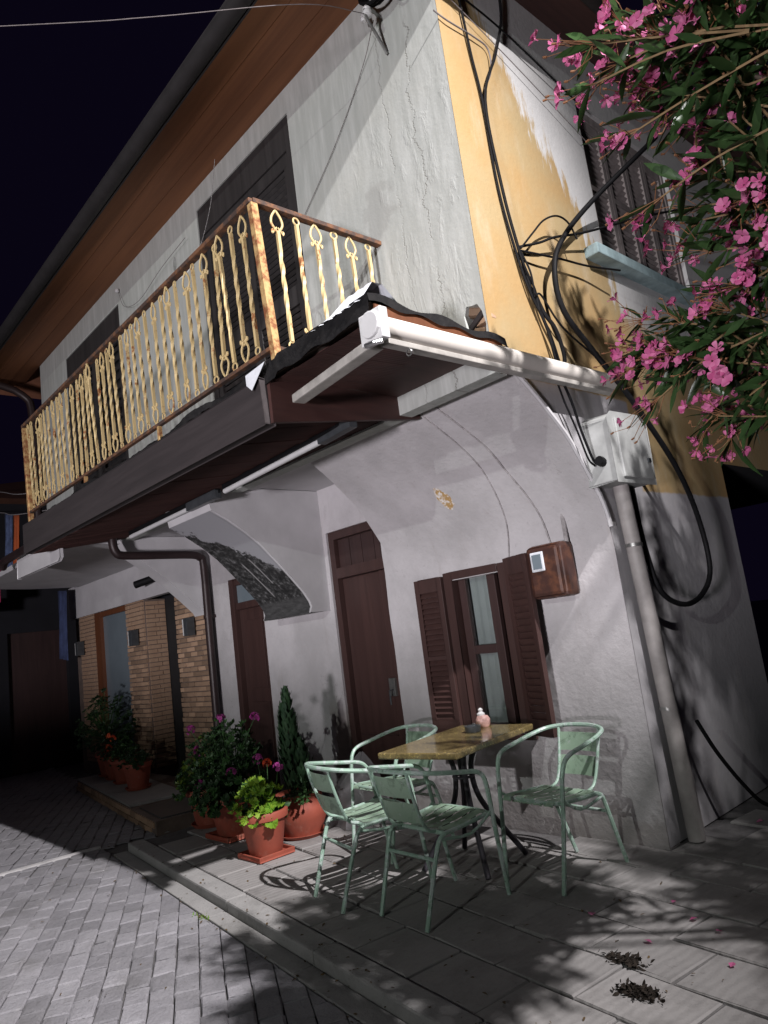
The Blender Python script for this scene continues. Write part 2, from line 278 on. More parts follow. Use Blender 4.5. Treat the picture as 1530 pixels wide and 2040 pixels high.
# ------------------------------------------------------------------ mesh helpers
class MB:
    def __init__(s): s.v = []; s.f = []
    def add(s, vs, fs):
        o = len(s.v); s.v += [tuple(q) for q in vs]; s.f += [tuple(i+o for i in f) for f in fs]; return s
    def box(s, a, b):
        (x0, y0, z0), (x1, y1, z1) = a, b
        x0, x1 = sorted((x0, x1)); y0, y1 = sorted((y0, y1)); z0, z1 = sorted((z0, z1))
        return s.add([(x0,y0,z0),(x1,y0,z0),(x1,y1,z0),(x0,y1,z0),(x0,y0,z1),(x1,y0,z1),(x1,y1,z1),(x0,y1,z1)],
                     [(0,3,2,1),(4,5,6,7),(0,1,5,4),(1,2,6,5),(2,3,7,6),(3,0,4,7)])
    def beam(s, a, b, wd, ht, upv=(0,0,1)):
        a, b = Vector(a), Vector(b); d = (b-a).normalized(); u = Vector(upv); r = d.cross(u).normalized(); u = r.cross(d)
        c = [(-wd/2, -ht/2), (wd/2, -ht/2), (wd/2, ht/2), (-wd/2, ht/2)]
        return s.add([q + r*i + u*j for q in (a, b) for i, j in c], [(3,2,1,0),(4,5,6,7),(0,1,5,4),(1,2,6,5),(2,3,7,6),(3,0,4,7)])
    def tube(s, pts, r, n=8, close=False, sub=0, caps=True, rs=None):
        pts = [Vector(q) for q in pts]
        if sub: pts = spline(pts, sub, close)
        L = len(pts); o = len(s.v); ref = Vector((.123, .37, .92)).normalized(); prev = None
        for i, q in enumerate(pts):
            a = pts[(i-1) % L] if (close or i) else q; b = pts[(i+1) % L] if (close or i < L-1) else q
            d = (b-a).normalized()
            u = (ref if prev is None else prev); u = (u - d*u.dot(d))
            if u.length < 1e-4: u = d.orthogonal()
            u.normalize(); prev = u; w_ = d.cross(u)
            ri = r if rs is None else rs[min(i*(len(rs)-1)//max(1, L-1), len(rs)-1)]
            s.v += [tuple(q + (u*cos(2*pi*k/n) + w_*sin(2*pi*k/n))*ri) for k in range(n)]
        for i in range(L if close else L-1):
            j = (i+1) % L
            for k in range(n): s.f.append((o+i*n+k, o+i*n+(k+1) % n, o+j*n+(k+1) % n, o+j*n+k))
        if caps and not close:
            s.f.append(tuple(o+k for k in reversed(range(n)))); s.f.append(tuple(o+(L-1)*n+k for k in range(n)))
        return s
    def lathe(s, prof, c=(0,0,0), n=24, sq=0):
        o = len(s.v)
        for r, z in prof:
            for k in range(n):
                a = 2*pi*k/n; s.v.append((c[0]+r*cos(a), c[1]+r*sin(a), c[2]+z))
        for i in range(len(prof)-1):
            for k in range(n): s.f.append((o+i*n+k, o+i*n+(k+1) % n, o+(i+1)*n+(k+1) % n, o+(i+1)*n+k))
        s.f.append(tuple(o+k for k in reversed(range(n)))); s.f.append(tuple(o+(len(prof)-1)*n+k for k in range(n)))
        return s
    def extr(s, poly, to3, d0, d1):
        n = len(poly); tri = tessellate_polygon([[Vector((a, b, 0)) for a, b in poly]])
        vs = [to3(a, b, d0) for a, b in poly] + [to3(a, b, d1) for a, b in poly]
        fs = [tuple(t) for t in tri] + [tuple(i+n for i in reversed(t)) for t in tri]
        fs += [(i, (i+1) % n, n+(i+1) % n, n+i) for i in range(n)]
        return s.add(vs, fs)
    def holed(s, outer, holes, to3, d0, d1, rim=True):
        loops = [outer]+holes; tri = tessellate_polygon([[Vector((a, b, 0)) for a, b in L] for L in loops])
        flat = [q for L in loops for q in L]; s.add([to3(a, b, d0) for a, b in flat], [tuple(t) for t in tri])
        for L in (loops if rim else holes):
            n = len(L); s.add([to3(a, b, d0) for a, b in L]+[to3(a, b, d1) for a, b in L], [(i, (i+1) % n, n+(i+1) % n, n+i) for i in range(n)])
        return s
    def mesh(s, name, mat, smooth=False, bevel=0, fix=True):
        me = bpy.data.meshes.new(name); me.from_pydata(s.v, [], s.f); me.update()
        if fix or bevel:
            bm = bmesh.new(); bm.from_mesh(me)
            bmesh.ops.remove_doubles(bm, verts=bm.verts, dist=1e-5)
            if bevel:
                bmesh.ops.bevel(bm, geom=[e for e in bm.edges if len(e.link_faces) == 2 and e.calc_face_angle(0) > .6], offset=bevel, segments=2, affect='EDGES', profile=.6)
            bmesh.ops.recalc_face_normals(bm, faces=bm.faces); bm.to_mesh(me); bm.free()
        if mat: me.materials.append(M[mat] if isinstance(mat, str) else mat)
        if smooth:
            me.polygons.foreach_set('use_smooth', [True]*len(me.polygons))
            try: me.set_sharp_from_angle(angle=radians(smooth if smooth > 1 else 40))
            except Exception: pass
        return me
def spline(P, k, close=False):
    out = []; n = len(P); rng = n if close else n-1
    for i in range(rng):
        p0 = P[i-1] if (close or i) else P[i]*2-P[1]; p1 = P[i]; p2 = P[(i+1) % n]
        p3 = P[(i+2) % n] if (close or i+2 < n) else p2*2-p1
        for j in range(k):
            t = j/k; out.append(.5*((2*p1)+(p2-p0)*t+(2*p0-5*p1+4*p2-p3)*t*t+(3*p1-p0-3*p2+p3)*t**3))
    if not close: out.append(P[-1].copy())
    return out
def wloc(o):
    v = Vector((0, 0, 0))
    while o is not None: v += o.location; o = o.parent
    return v
def link(name, me, parent=None, loc=None, rot=None, scale=None, local=False):
    o = bpy.data.objects.new(name, me); COL.objects.link(o); o.parent = parent
    if loc is not None: o.location = Vector(loc) - (wloc(parent) if (parent and not local) else Vector((0,0,0)))
    if rot is not None: o.rotation_euler = rot
    if scale is not None: o.scale = scale if not isinstance(scale, (int, float)) else (scale,)*3
    return o
def tag(o, label=None, cat=None, group=None, kind=None):
    if label: o['label'] = label
    if cat: o['category'] = cat
    if group: o['group'] = group
    if kind: o['kind'] = kind
    return o
def thing(name, loc, label, cat, group=None, rz=0):
    o = bpy.data.objects.new(name, None); COL.objects.link(o); o.location = loc; o.rotation_euler = (0, 0, rz); o.empty_display_size = .1
    return tag(o, label, cat, group)
def part(name, mb, mat, parent=None, smooth=False, bevel=0, local=False, fix=True):
    """one mesh object; vertices given in world coordinates (or local ones under a turned thing)"""
    if not local:
        if parent is None:
            n = len(mb.v); c = Vector((sum(q[0] for q in mb.v)/n, sum(q[1] for q in mb.v)/n, min(q[2] for q in mb.v)))
        else: c = wloc(parent)
        mb.v = [(q[0]-c.x, q[1]-c.y, q[2]-c.z) for q in mb.v]
    o = link(name, mb.mesh(name, mat, smooth, bevel, fix), parent)
    if not local and parent is None: o.location = c
    return o
XZ = lambda y0: (lambda a, b, d: (a, d, b))
YZ = lambda a, b, d: (d, a, b)
XY = lambda a, b, d: (a, b, d)
rect = lambda a0, a1, b0, b1: [(a0, b0), (a1, b0), (a1, b1), (a0, b1)]
fxz = lambda a, b, d: (a, d, b)

# ------------------------------------------------------------------ GROUND
SD = radians(-7.2)                                   # the street runs 7 degrees off the house front
kd = Vector((cos(SD), sin(SD), 0)); kn = Vector((-sin(SD), cos(SD), 0))
KF = Vector((-5.418, 2.256, 0))                      # foot of the kerb
def kside(q): return (Vector((q[0], q[1], 0))-KF).dot(kn)
def kalong(q): return (Vector((q[0], q[1], 0))-KF).dot(kd)
street = part('street', MB().add([(-70,-70,-.072),(70,-70,-.072),(70,70,-.072),(-70,70,-.072)], [(0,1,2,3)]), 'joint')
tag(street, 'grey cobbled street in front of the house', None, None, 'structure')
def pmesh(name, lx, ly, h, mat, ch=.004):
    a, b = lx/2, ly/2
    return MB().add([(-a,-b,-h),(a,-b,-h),(a,b,-h),(-a,b,-h),(-a,-b,-ch),(a,-b,-ch),(a,b,-ch),(-a,b,-ch),(-a+ch,-b+ch,0),(a-ch,-b+ch,0),(a-ch,b-ch,0),(-a+ch,b-ch,0)],
        [(0,1,5,4),(1,2,6,5),(2,3,7,6),(3,0,4,7),(4,5,9,8),(5,6,10,9),(6,7,11,10),(7,4,8,11),(8,9,10,11)]).mesh(name, mat, fix=False)
PA = radians(-27); pd = Vector((cos(PA), sin(PA), 0)); pn = Vector((-sin(PA), cos(PA), 0))
pv = []
for i in range(9):                                                   # worn stones: every corner a little off, tops slightly tilted
    me = pmesh('paver', .157+.003*(i % 3), .1015-.001*(i % 4), .03, 'paver', .007)
    for v in me.vertices:
        if v.co.z > -.02: v.co += Vector((rnd.gauss(0, .0028), rnd.gauss(0, .0028), rnd.gauss(0, .0012)))
    pv.append(me)
cand = []; edge = []
camx = Vector((0, 0, 0))
def inview(q, mg=.12):
    d = Vector(q)-cam.location; zz = d.dot(fwd)
    if zz < .3: return None
    u, v = d.dot(r2)/zz, d.dot(u2)/zz
    if abs(u) > .539+mg or abs(v) > .718+mg: return None
    return zz
for i in range(-100, 100):
    for j in range(-76, 140):
        q = pd*(i*.166+(.083 if j % 2 else 0)+rnd.uniform(-.004, .004)) + pn*(j*.1075) + Vector((-4.4, 1.0, 0))
        ks = kside(q)
        if q.x < -16 or ks > .62: continue
        zz = inview((q.x, q.y, -.07))
        if zz is None: continue
        if ks > -.235 and kalong(q) > -.80:
            if ks < -.02: edge.append(q)
            continue
        cand.append((zz, q))
cand.sort(key=lambda t: t[0])
stuff = MB()
def clip(poly, lim):
    out = []
    for a, b in zip(poly, poly[1:]+poly[:1]):
        da, db = kside(a)-lim, kside(b)-lim
        if da <= 0: out.append(a)
        if da*db < 0: t_ = da/(da-db); out.append((a[0]+(b[0]-a[0])*t_, a[1]+(b[1]-a[1])*t_))
    return out
for q in edge:
    pl = clip([tuple((q+pd*a+pn*b)[:2]) for a, b in ((-.0795, -.051), (.0795, -.051), (.0795, .051), (-.0795, .051))], -.116)
    if len(pl) < 3: continue
    zt = -.056+rnd.gauss(0, .002)
    part('paver', MB().extr(pl, XY, zt-.03, zt), 'paver', street, fix=True)
for k, (zz, q) in enumerate(cand):
    tilt = (rnd.gauss(0, .009), rnd.gauss(0, .009), PA+rnd.gauss(0, .012)); zt = -.055+rnd.gauss(0, .002)
    if k < 240:
        link('paver', pv[rnd.randrange(9)], street, (q.x, q.y, zt), tilt)
    else:
        R = Matrix.Rotation(tilt[2], 3, 'Z')@Matrix.Rotation(tilt[0], 3, 'X')@Matrix.Rotation(tilt[1], 3, 'Y')
        me = pv[rnd.randrange(9)]
        stuff.add([R@v.co+Vector((q.x, q.y, zt)) for v in me.vertices], [tuple(p_.vertices) for p_ in me.polygons][4:])
fp = part('paving', stuff, 'paver', street, fix=False); tag(fp, None, None, None, 'stuff')
# white stone strip across the street
a = Vector((-6.31, 1.52, -.053)); b = Vector((-6.26, 2.24, -.053)); dd = (b-a).normalized()
st = part('stone_strip', MB().beam(a-dd*3.0, b, .05, .02), 'line', street)
# gutter strip and kerb stones
kerb = part('kerb', MB().beam(KF+kd*-.5+kn*.06+Vector((0,0,-.10)), KF+kd*9+kn*.06+Vector((0,0,-.10)), .10, .10), 'joint')
tag(kerb, 'concrete kerb between street and sidewalk', None, None, 'structure')
gm = MB(); 
def slabmesh(name, L, W, H, mat, bev): return MB().box((-L/2,-W/2,-H),(L/2,W/2,0)).mesh(name, mat, bevel=bev)
km = slabmesh('kerb_stone', .994, .125, .12, 'kerb', .012); gme = slabmesh('gutter_stone', .994, .105, .05, 'kerb', .006)
for i in range(8):
    c0 = KF+kd*(-.48+.5+i*1.0)
    q = c0+kn*.066; link('kerb_stone', km, kerb, (q.x, q.y, .004+rnd.gauss(0, .001)), (0, 0, SD+rnd.gauss(0, .003)))
    q = c0-kn*.055; link('gutter_stone', gme, kerb, (q.x, q.y, -.051), (0, 0, SD+rnd.gauss(0, .002)))
# sidewalk
sw = part('sidewalk', MB().extr([(-5.86, 2.44), (-5.86, 3.80), (-2.2, 3.80), (-2.2, 9), (6, 9), (6, -.0), tuple((KF+kd*9+kn*.1)[:2]), tuple((KF+kd*-.46+kn*.11)[:2])], XY, -.09, -.012), 'joint')
tag(sw, 'paved sidewalk beside the house', None, None, 'structure')
sm_ = []
for i in range(6):
    me = pmesh('paving_slab', .392-.001*i, .292-.001*i, .04, 'slab', .005)
    for v in me.vertices:
        if v.co.z > -.02: v.co += Vector((rnd.gauss(0, .0018), rnd.gauss(0, .0018), rnd.gauss(0, .0008)))
    sm_.append(me)
nsl = 0
for i in range(-4, 24):
    for j in range(0, 30):
        q = KF + kd*(i*.40+(.2 if j % 2 else 0)-.35) + kn*(.135+.15+j*.30)
        if q.y > 3.73 and q.x < -2.0: continue
        if q.x < -5.66 or q.y > 6.5: continue
        if inview((q.x, q.y, 0), .16) is None: continue
        if nsl < 290:
            link('paving_slab', sm_[nsl % 6], sw, (q.x, q.y, rnd.gauss(0, .0022)), (rnd.gauss(0, .007), rnd.gauss(0, .007), SD+rnd.gauss(0, .006))); nsl += 1
gw = part('fill_screen_wall', MB().box((-16, -2.2, -.09), (4, -1.95, .74)).box((-16, -2.24, .74), (4, -1.91, .80)), 'kerb', None, bevel=.01)  # added out of view to keep the low fill off ground, pots and chairs
tag(gw, 'unseen low wall added to screen the fill light from the ground', 'wall')
# ------------------------------------------------------------------ HOUSE
H = thing('house', (-4.5, 3.4, 0), 'two-storey old house with a yellow side wall, jettied white front and rusty balcony', 'house')
YU, YL, XS = 2.947, 3.823, -2.16
D1 = (-5.05, -3.64, 2.83, 5.19); D2 = (-8.45, -6.81, 2.83, 5.11)
brk = [(-2.30,2.86),(-2.31,3.00),(-2.285,3.045),(-2.25,3.035),(-2.21,3.03),(-2.185,2.98),(-2.17,2.90),(-2.18,2.85),(-2.22,2.865),(-2.255,2.84)]
vent = [(-5.515+.035*cos(2*pi*k/10), 4.915+.07*sin(2*pi*k/10)) for k in range(10)]
part('wall', MB().holed(rect(-9.4, XS-.003, 2.62, 5.50), [rect(*D1), rect(*D2), brk, vent], fxz, YU, YU+.10), 'wall_up', H)
part('wall', MB().box((-9.4, YU+.10, 2.66), (-5.07, YU+.11, 2.80)).box((-2.6, YU+.075, 2.8), (-2.165, YU+.12, 3.12)).box((-5.6, YU+.09, 4.8), (-5.4, YU+.1, 5.1)), 'mortar', H)
bm_ = MB().box((-.055, -.02, -.025), (.055, .02, .025)).mesh('brick', 'brick', bevel=.004)
for q in ((-2.265, 2.90), (-2.215, 2.96), (-2.25, 3.01)):
    link('brick', bm_, H, (q[0], YU+.062, q[1]), (rnd.gauss(0, .1), rnd.gauss(0, .25), rnd.gauss(0, .2)))
part('exposed_timber', MB().beam((-2.30, YU+.05, 2.93), (-2.18, YU+.05, 3.0), .05, .03), 'fascia_wood', H)
prof = [(3.0,2.745),(3.134,2.64),(3.27,2.54),(3.403,2.427),(3.51,2.33),(3.594,2.221),(3.69,2.08),(3.773,1.943),(3.81,1.80),(YL,1.66)]
prof = [(q.x, q.y) for q in spline([Vector((a, b, 0)) for a, b in prof], 3)]; prof[-1] = (YL, 1.66)
WN = (4.39, 5.74, 3.68, 4.90)
side_poly = [(YL,0),(YL,1.66)] + [(a, b) for a, b in reversed(prof[:-1])] + [(YU,2.76),(YU,5.50),(9.2,5.50),(9.2,2.30),(5.6,2.30),(5.6,0)]
part('side_wall', MB().holed(side_poly, [rect(*WN)], YZ, XS, XS-.12, False), 'wall_side', H)
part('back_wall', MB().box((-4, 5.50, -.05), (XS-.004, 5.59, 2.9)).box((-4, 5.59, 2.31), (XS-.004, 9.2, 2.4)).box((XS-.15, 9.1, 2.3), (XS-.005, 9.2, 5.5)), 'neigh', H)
DA = (-4.87, -4.17, 0, 2.27); DB = (-6.6, -5.98, 0, 2.10); WA = (-3.55, -2.965, .60, 1.72)
jag = [(-4.17-.012*rnd.random(), z_) for z_ in [i*.14 for i in range(0, 17)]]
hA = [(-4.87, -.02)] + jag + [(-4.17, 2.27), (-4.87, 2.27)]
part('lower_wall', MB().holed(rect(-7.1, XS-.004, -.05, 2.72), [hA, rect(-6.6, -5.98, -.03, 2.10), rect(*WA)], fxz, YL, YL+.12), 'wall_low', H)
part('cove', MB().extr(prof+[(YL+.05,1.66),(YL+.05,2.745)], lambda a, b, d: (d, a, b), -4.06, XS-.006), 'wall_low', H, smooth=30)
part('edge_trim', MB().tube([(XS+.008, a-.006, b-.004) for a, b in prof[3:-3]], .014, 6), 'white', H, smooth=True)
# plaster lip along the top of the cove
lip = MB(); N_ = 60
lp = [(-7.0+i*(4.1/N_), 3.03+.02*sin(i*1.3)+rnd.uniform(-.012, .012)) for i in range(N_+1)]
lip.extr([(a, b) for a, b in lp]+[(-2.9, 3.2), (-7.0, 3.2)], XY, 2.648, 2.69)
part('plaster_lip', lip, 'white', H)
lg = MB(); lp = [(-2.9+i*.04, 3.045+.012*sin(i*1.7)+rnd.uniform(-.008, .008)) for i in range(19)]
lg.extr([(a, b-.055) for a, b in lp]+[(-2.18, 3.12), (-2.9, 3.12)], XY, 2.715, 2.765); part('plaster_lip', lg, 'white', H)
part('overhang_soffit', MB().box((-10.6, YU+.0, 2.665), (-4.0, YL+.1, 2.72)), 'white', H)
# brackets under the jetty
def bracket(x0, x1, pr, mat):
    part('bracket', MB().extr(pr+[(YL+.02, pr[-1][1]), (YL+.02, pr[0][1])], lambda a, b, d: (d, a, b), x0, x1), mat, H, smooth=30)
P2 = [(2.72,2.66),(2.76,2.47),(2.9,2.395),(3.06,2.29),(3.19,2.185),(3.34,2.03),(3.45,1.91),(3.56,1.785),(3.615,1.70),(3.63,1.655),(3.61,1.605)]
bracket(-5.66, -4.92, P2, 'white')
pic = MB(); q0 = P2[1:]
off = [(a-.004, b-.004) for a, b in q0]
for (a0, b0), (a1, b1) in zip(off[:-1], off[1:]): pic.add([(-5.65, a0, b0), (-4.945, a0, b0), (-4.945, a1, b1), (-5.65, a1, b1)], [(0,1,2,3)])
pic.add([(-5.65, a, b-.001) for a, b in (off[-1], (3.70, 1.603))]+[(-4.945, a, b-.001) for a, b in ((3.70, 1.603), off[-1])], [(0,1,2,3)])
po = part('printed_banner', pic, 'print', None, smooth=30)
tag(po, 'black and white landscape photo print glued under the curved bracket', 'print')
P3 = [(2.9,2.66),(3.0,2.5),(3.1,2.43),(3.3,2.28),(3.49,2.12),(3.64,1.98),(3.78,1.84),(3.80,1.80)]
bracket(-7.34, -7.1, P3, 'white')
# left end canopy slab
part('canopy_slab', MB().extr([(-10.6, 2.62), (-10.4, 2.45), (-10.0, 2.37), (-7.14, 2.33), (-7.14, YL), (-10.85, YL), (-10.8, 3.1)], XY, 2.60, 2.66), 'white', H)
part('ceiling_panel', MB().extr([(-8.30,2.43),(-8.30,2.64),(-7.0,2.64),(-6.95,2.60),(-6.95,2.45),(-7.0,2.42)], fxz, 2.27, 2.30), 'white', H, bevel=.006)
part('drip_pipe', MB().tube([(-8.6, 2.2, 2.60), (-8.5, 2.2, 2.66), (-7.1, 2.2, 2.66)], .045, 10), 'brown_pipe', H, smooth=True)
part('fascia_board', MB().box((-11.3, YL-.03, 2.155), (-7.12, YL+.06, 2.63)), 'white', H)
# ---- brick front at the far left
part('brick_backing', MB().box((-11.2, YL+.02, -.09), (-10.34, YL+.06, 2.155)).box((-9.28, YL+.02, -.09), (-8.74, YL+.30, 2.155)).box((-7.86, YL+.02, -.09), (-7.16, YL+.06, 2.155)), 'mortar', H)
bl, bh = .165, .055
br_me = [MB().box((-(bl+.01*i)/2+.004, -.016, -bh/2+.005), ((bl+.01*i)/2-.004, .016, bh/2-.005)).mesh('brick', 'brick', bevel=.003) for i in range(3)]
nb_ = 0; rest = MB()
def brickrun(x0, x1, z0, z1, y=YL+.012):
    global nb_
    r_ = 0; z_ = z0
    while z_ < z1:
        a = x0; first = True
        while a < x1-.02:
            L_ = min(bl*(.5 if (first and r_ % 2) else rnd.uniform(.85, 1.15)), x1-a); first = False
            if x1-(a+L_) < .04: L_ = x1-a
            c0 = (a+L_/2, y+rnd.gauss(0, .003), z_+bh/2)
            if nb_ < 292:
                link('brick', br_me[r_ % 3], H, c0, (0, 0, rnd.gauss(0, .01)), (L_/bl*.97, 1, 1)); nb_ += 1
            else:
                rest.box((c0[0]-L_/2+.004, c0[1]-.016, c0[2]-bh/2+.005), (c0[0]+L_/2-.004, c0[1]+.016, c0[2]+bh/2-.005))
            a += L_
        z_ += bh; r_ += 1
brickrun(-7.86, -7.16, .05, 2.14); brickrun(-9.28, -8.74, .10, 2.14); brickrun(-10.98, -10.36, .10, 2.14)
z_ = .1; k = 0                                                      # return of the middle pier, seen past the dark doorway
while z_ < 2.12:
    for q in range(2): rest.box((-8.742, YL+.035+q*(.12 if k % 2 else .17), z_+.005), (-8.722, YL+(.147 if k % 2 else .197)+q*(.14 if k % 2 else .09), z_+bh-.005))
    z_ += bh; k += 1
tag(part('brick_course', rest, 'brick', H), None, None, None, 'stuff')
part('dark_doorway', MB().box((-8.74, YL+.30, -.05), (-7.86, YL+.33, 2.155)), 'dark_void', H)
fr = part('shop_window', MB().box((-10.33, YL-.02, .05), (-10.14, YL+.06, 2.15)).box((-10.14, YL-.01, 2.08), (-9.28, YL+.06, 2.15)), 'oiled_wood', H)
part('pane', MB().box((-10.14, YL+.03, .05), (-9.29, YL+.04, 2.08)), 'misty', fr)
part('curtain', MB().box((-9.98, YL+.045, .3), (-9.3, YL+.05, 2.05)), 'curtain', fr)
# step in front of the brick shop
step = part('step', MB().extr([(-9.62, 3.215), (-6.13, 2.665), (-6.05, YL), (-10.0, YL)], XY, -.09, .045), 'mortar', None)
tag(step, 'low brick doorstep with stone top before the dark brick shopfront', 'doorstep')
d_ = Vector((-6.13+9.62, 2.665-3.215, 0)).normalized(); dn_ = Vector((d_.y, -d_.x, 0)); L_ = (Vector((-6.13, 2.665, 0))-Vector((-9.62, 3.215, 0))).length
sb = MB().box((-.095, -.012, -.024), (.095, .012, .024)).mesh('brick', 'brick', bevel=.003)
for r_ in range(2):
    t_ = .1+(.1 if r_ else 0)
    while t_ < L_-.08:
        q = Vector((-9.62, 3.215, 0))+d_*t_+dn_*.003; link('brick', sb, step, (q.x, q.y, -.042+r_*.055), (0, 0, math.atan2(d_.y, d_.x)+rnd.gauss(0, .02))); t_ += .2
ss = slabmesh('stone_slab', .86, .55, .025, 'slab', .005)
for k in range(3):
    q = Vector((-9.62, 3.215, 0))+d_*(.45+k*.875)-dn_*.28; link('stone_slab', ss, step, (q.x, q.y, .072), (0, 0, math.atan2(d_.y, d_.x)))
q = Vector((-6.13, 2.665, 0))-d_*.42-dn_*.33
dm = part('door_mat', MB().box((-.36, -.27, 0), (.36, .27, .012)), 'charcoal', None, local=True, bevel=.003); dm.location = (q.x, q.y, .0455); dm.rotation_euler = (0, 0, math.atan2(d_.y, d_.x)); tag(dm, 'dark flat doormat on the right end of the brick step', 'doormat')
# ---- doors
def leaf_door(name, x0, x1, z0, z1, y, mat, th=.04): return part(name, MB().box((x0, y, z0), (x1, y+th, z1)), mat, H, bevel=.004)
part('door_frame', MB().box((-4.87, YL+.02, 0), (-4.80, YL+.12, 2.27)).box((-4.80, YL+.02, 2.20), (-4.17, YL+.12, 2.27)).box((-4.80, YL+.015, 1.86), (-4.17, YL+.11, 1.95)), 'door_wood', H, bevel=.005)
dr = leaf_door('door', -4.797, -4.30, .01, 1.857, YL+.07, 'door_wood')
part('door_leaf', MB().box((-4.295, YL+.045, .01), (-4.19, YL+.10, 1.857)), 'door_wood', dr, bevel=.006)
part('lock_plate', MB().box((-4.315, YL+.02, .86), (-4.245, YL+.045, 1.0)), 'steel', dr, bevel=.004)
part('handle', MB().tube([(-4.27, YL+.02, .91), (-4.27, YL-.02, .91), (-4.27, YL-.02, .80)], .007, 6), 'charcoal', dr, smooth=True)
part('kick_board', MB().box((-4.77, YL+.06, .55), (-4.33, YL+.07, .56)), 'dark_door_wood', dr)
tr_ = part('transom_panel', MB().box((-4.80, YL+.075, 1.95), (-4.17, YL+.09, 2.2)), 'dark_door_wood', H)
for k in range(4): part('plank', MB().box((-4.795+k*.157, YL+.062, 1.955), (-4.645+k*.157, YL+.075, 2.195)), 'dark_door_wood', tr_, bevel=.003)
part('door_frame', MB().box((-6.6, YL+.0, 0), (-6.52, YL+.1, 2.10)).box((-6.52, YL+.02, 1.78), (-5.98, YL+.1, 1.85)).box((-6.52, YL+.02, 2.03), (-5.98, YL+.1, 2.10)), 'door_wood', H, bevel=.004)
d2 = leaf_door('door', -6.52, -5.985, .01, 1.78, YL+.06, 'door_wood')
part('panel', MB().box((-6.42, YL+.048, .2), (-6.1, YL+.06, .85)).box((-6.42, YL+.048, .98), (-6.1, YL+.06, 1.66)), 'door_wood', d2, bevel=.006)
part('fanlight_pane', MB().box((-6.52, YL+.05, 1.85), (-5.985, YL+.06, 2.03)), 'misty', H)
# ---- front window with open shutters
fw = part('window', MB().box((-3.55, YL-.012, .60), (-3.47, YL+.1, 1.72)).box((-3.05, YL-.005, .60), (-2.965, YL+.1, 1.72)).box((-3.47, YL-.012, 1.665), (-3.05, YL+.1, 1.72)).box((-3.47, YL-.012, .60), (-3.05, YL+.1, .65)), 'door_wood', H, bevel=.004)
part('sash', MB().box((-3.465, YL+.05, .655), (-3.40, YL+.09, 1.66)).box((-3.20, YL+.05, .655), (-3.13, YL+.09, 1.66)).box((-3.40, YL+.05, 1.125), (-3.20, YL+.09, 1.185)), 'dark_door_wood', fw, bevel=.003)
part('pane', MB().box((-3.40, YL+.066, 1.185), (-3.20, YL+.07, 1.66)), 'glass', fw); part('pane', MB().box((-3.40, YL+.066, .655), (-3.20, YL+.07, 1.125)), 'glass', fw)
part('curtain', MB().add([(-3.46+.26*k/12, YL+.12+.008*sin(k*1.9), z_) for z_ in (.6, 1.7) for k in range(13)], [(k, k+1, 14+k, 13+k) for k in range(12)]), 'curtain', fw, smooth=80)
part('room_back', MB().box((-3.6, YL+.30, .5), (-2.9, YL+.31, 1.8)).box((-3.6, YL+.12, .5), (-3.59, YL+.3, 1.8)).box((-2.91, YL+.12, .5), (-2.90, YL+.3, 1.8)), 'dark_void', H)
part('window_sill', MB().box((-3.60, YL-.05, .565), (-2.93, YL+.02, .598)), 'door_wood', H, bevel=.004)
nsl_ = 0
def shutter(hinge, ang, wdt, z0, z1, panels, mat, th=.032, dirx=-1, nsl=10, slat_mat=None, stile=.045, hd=.014, tilt=-38):
    """louvred leaf hung at hinge (x,y), reaching dirx*width, opened by ang; built flat, then turned"""
    sh = link('shutter', MB().box((0, -th/2, 0), (stile, th/2, z1-z0)).box((wdt-stile, -th/2, 0), (wdt, th/2, z1-z0)).box((stile, -th/2, 0), (wdt-stile, th/2, panels[0][0]-z0))
        .box((stile, -th/2, panels[-1][1]-z0), (wdt-stile, th/2, z1-z0)).mesh('shutter', mat, bevel=.003), H, (hinge[0], hinge[1], z0), (0, 0, ang))
    for k in range(len(panels)-1):
        r_ = MB().box((stile, -th/2, panels[k][1]-z0), (wdt-stile, th/2, panels[k+1][0]-z0)); link('rail', r_.mesh('rail', mat, bevel=.003), sh)
    sl = MB().box((stile-.004, -hd, -.003), (wdt-stile+.004, hd, .003)).mesh('slat', slat_mat or mat)
    for a, b in panels:
        n_ = max(2, round((b-a)/nsl))
        for k in range(n_):
            link('slat', sl, sh, (0, 0, a-z0+(k+.5)*(b-a)/n_), (radians(tilt), 0, 0), local=True)
    return sh
shutter((-3.553, YL-.022), pi+.06, .262, .60, 1.70, [(.69, 1.11), (1.14, 1.60)], 'door_wood', nsl=.040, hd=.021, tilt=-58)
shutter((-2.962, YL-.025), -.34, .268, .60, 1.735, [(.70, 1.62)], 'door_wood', nsl=.042, hd=.023, tilt=-66)
# ---- upper balcony doors
def updoor(D, mat, pan, nsl, two=True):
    x0, x1, z0, z1 = D; y = YU
    part('door_frame', MB().box((x0, y+.01, z0), (x0+.07, y+.09, z1)).box((x1-.07, y+.01, z0), (x1, y+.09, z1)).box((x0+.07, y+.01, z1-.26), (x1-.07, y+.09, z1)), mat, H, bevel=.004)
    xm = (x0+x1)/2; wd = xm-x0-.075
    shutter((x0+.073, y+.04), 0, wd, z0+.02, z1-.265, pan, mat, nsl=nsl, stile=.06)
    shutter((xm+.002, y+.04), 0, wd, z0+.02, z1-.265, pan, mat, nsl=nsl, stile=.06)
    part('dark_backing', MB().box((x0, y+.10, z0), (x1, y+.11, z1)), 'dark_void', H)
updoor(D1, 'black_shutter_wood', [(3.0, 3.75), (3.9, 4.82)], .046)
updoor(D2, 'black_shutter_wood', [(3.0, 3.75), (3.9, 4.75)], .11)
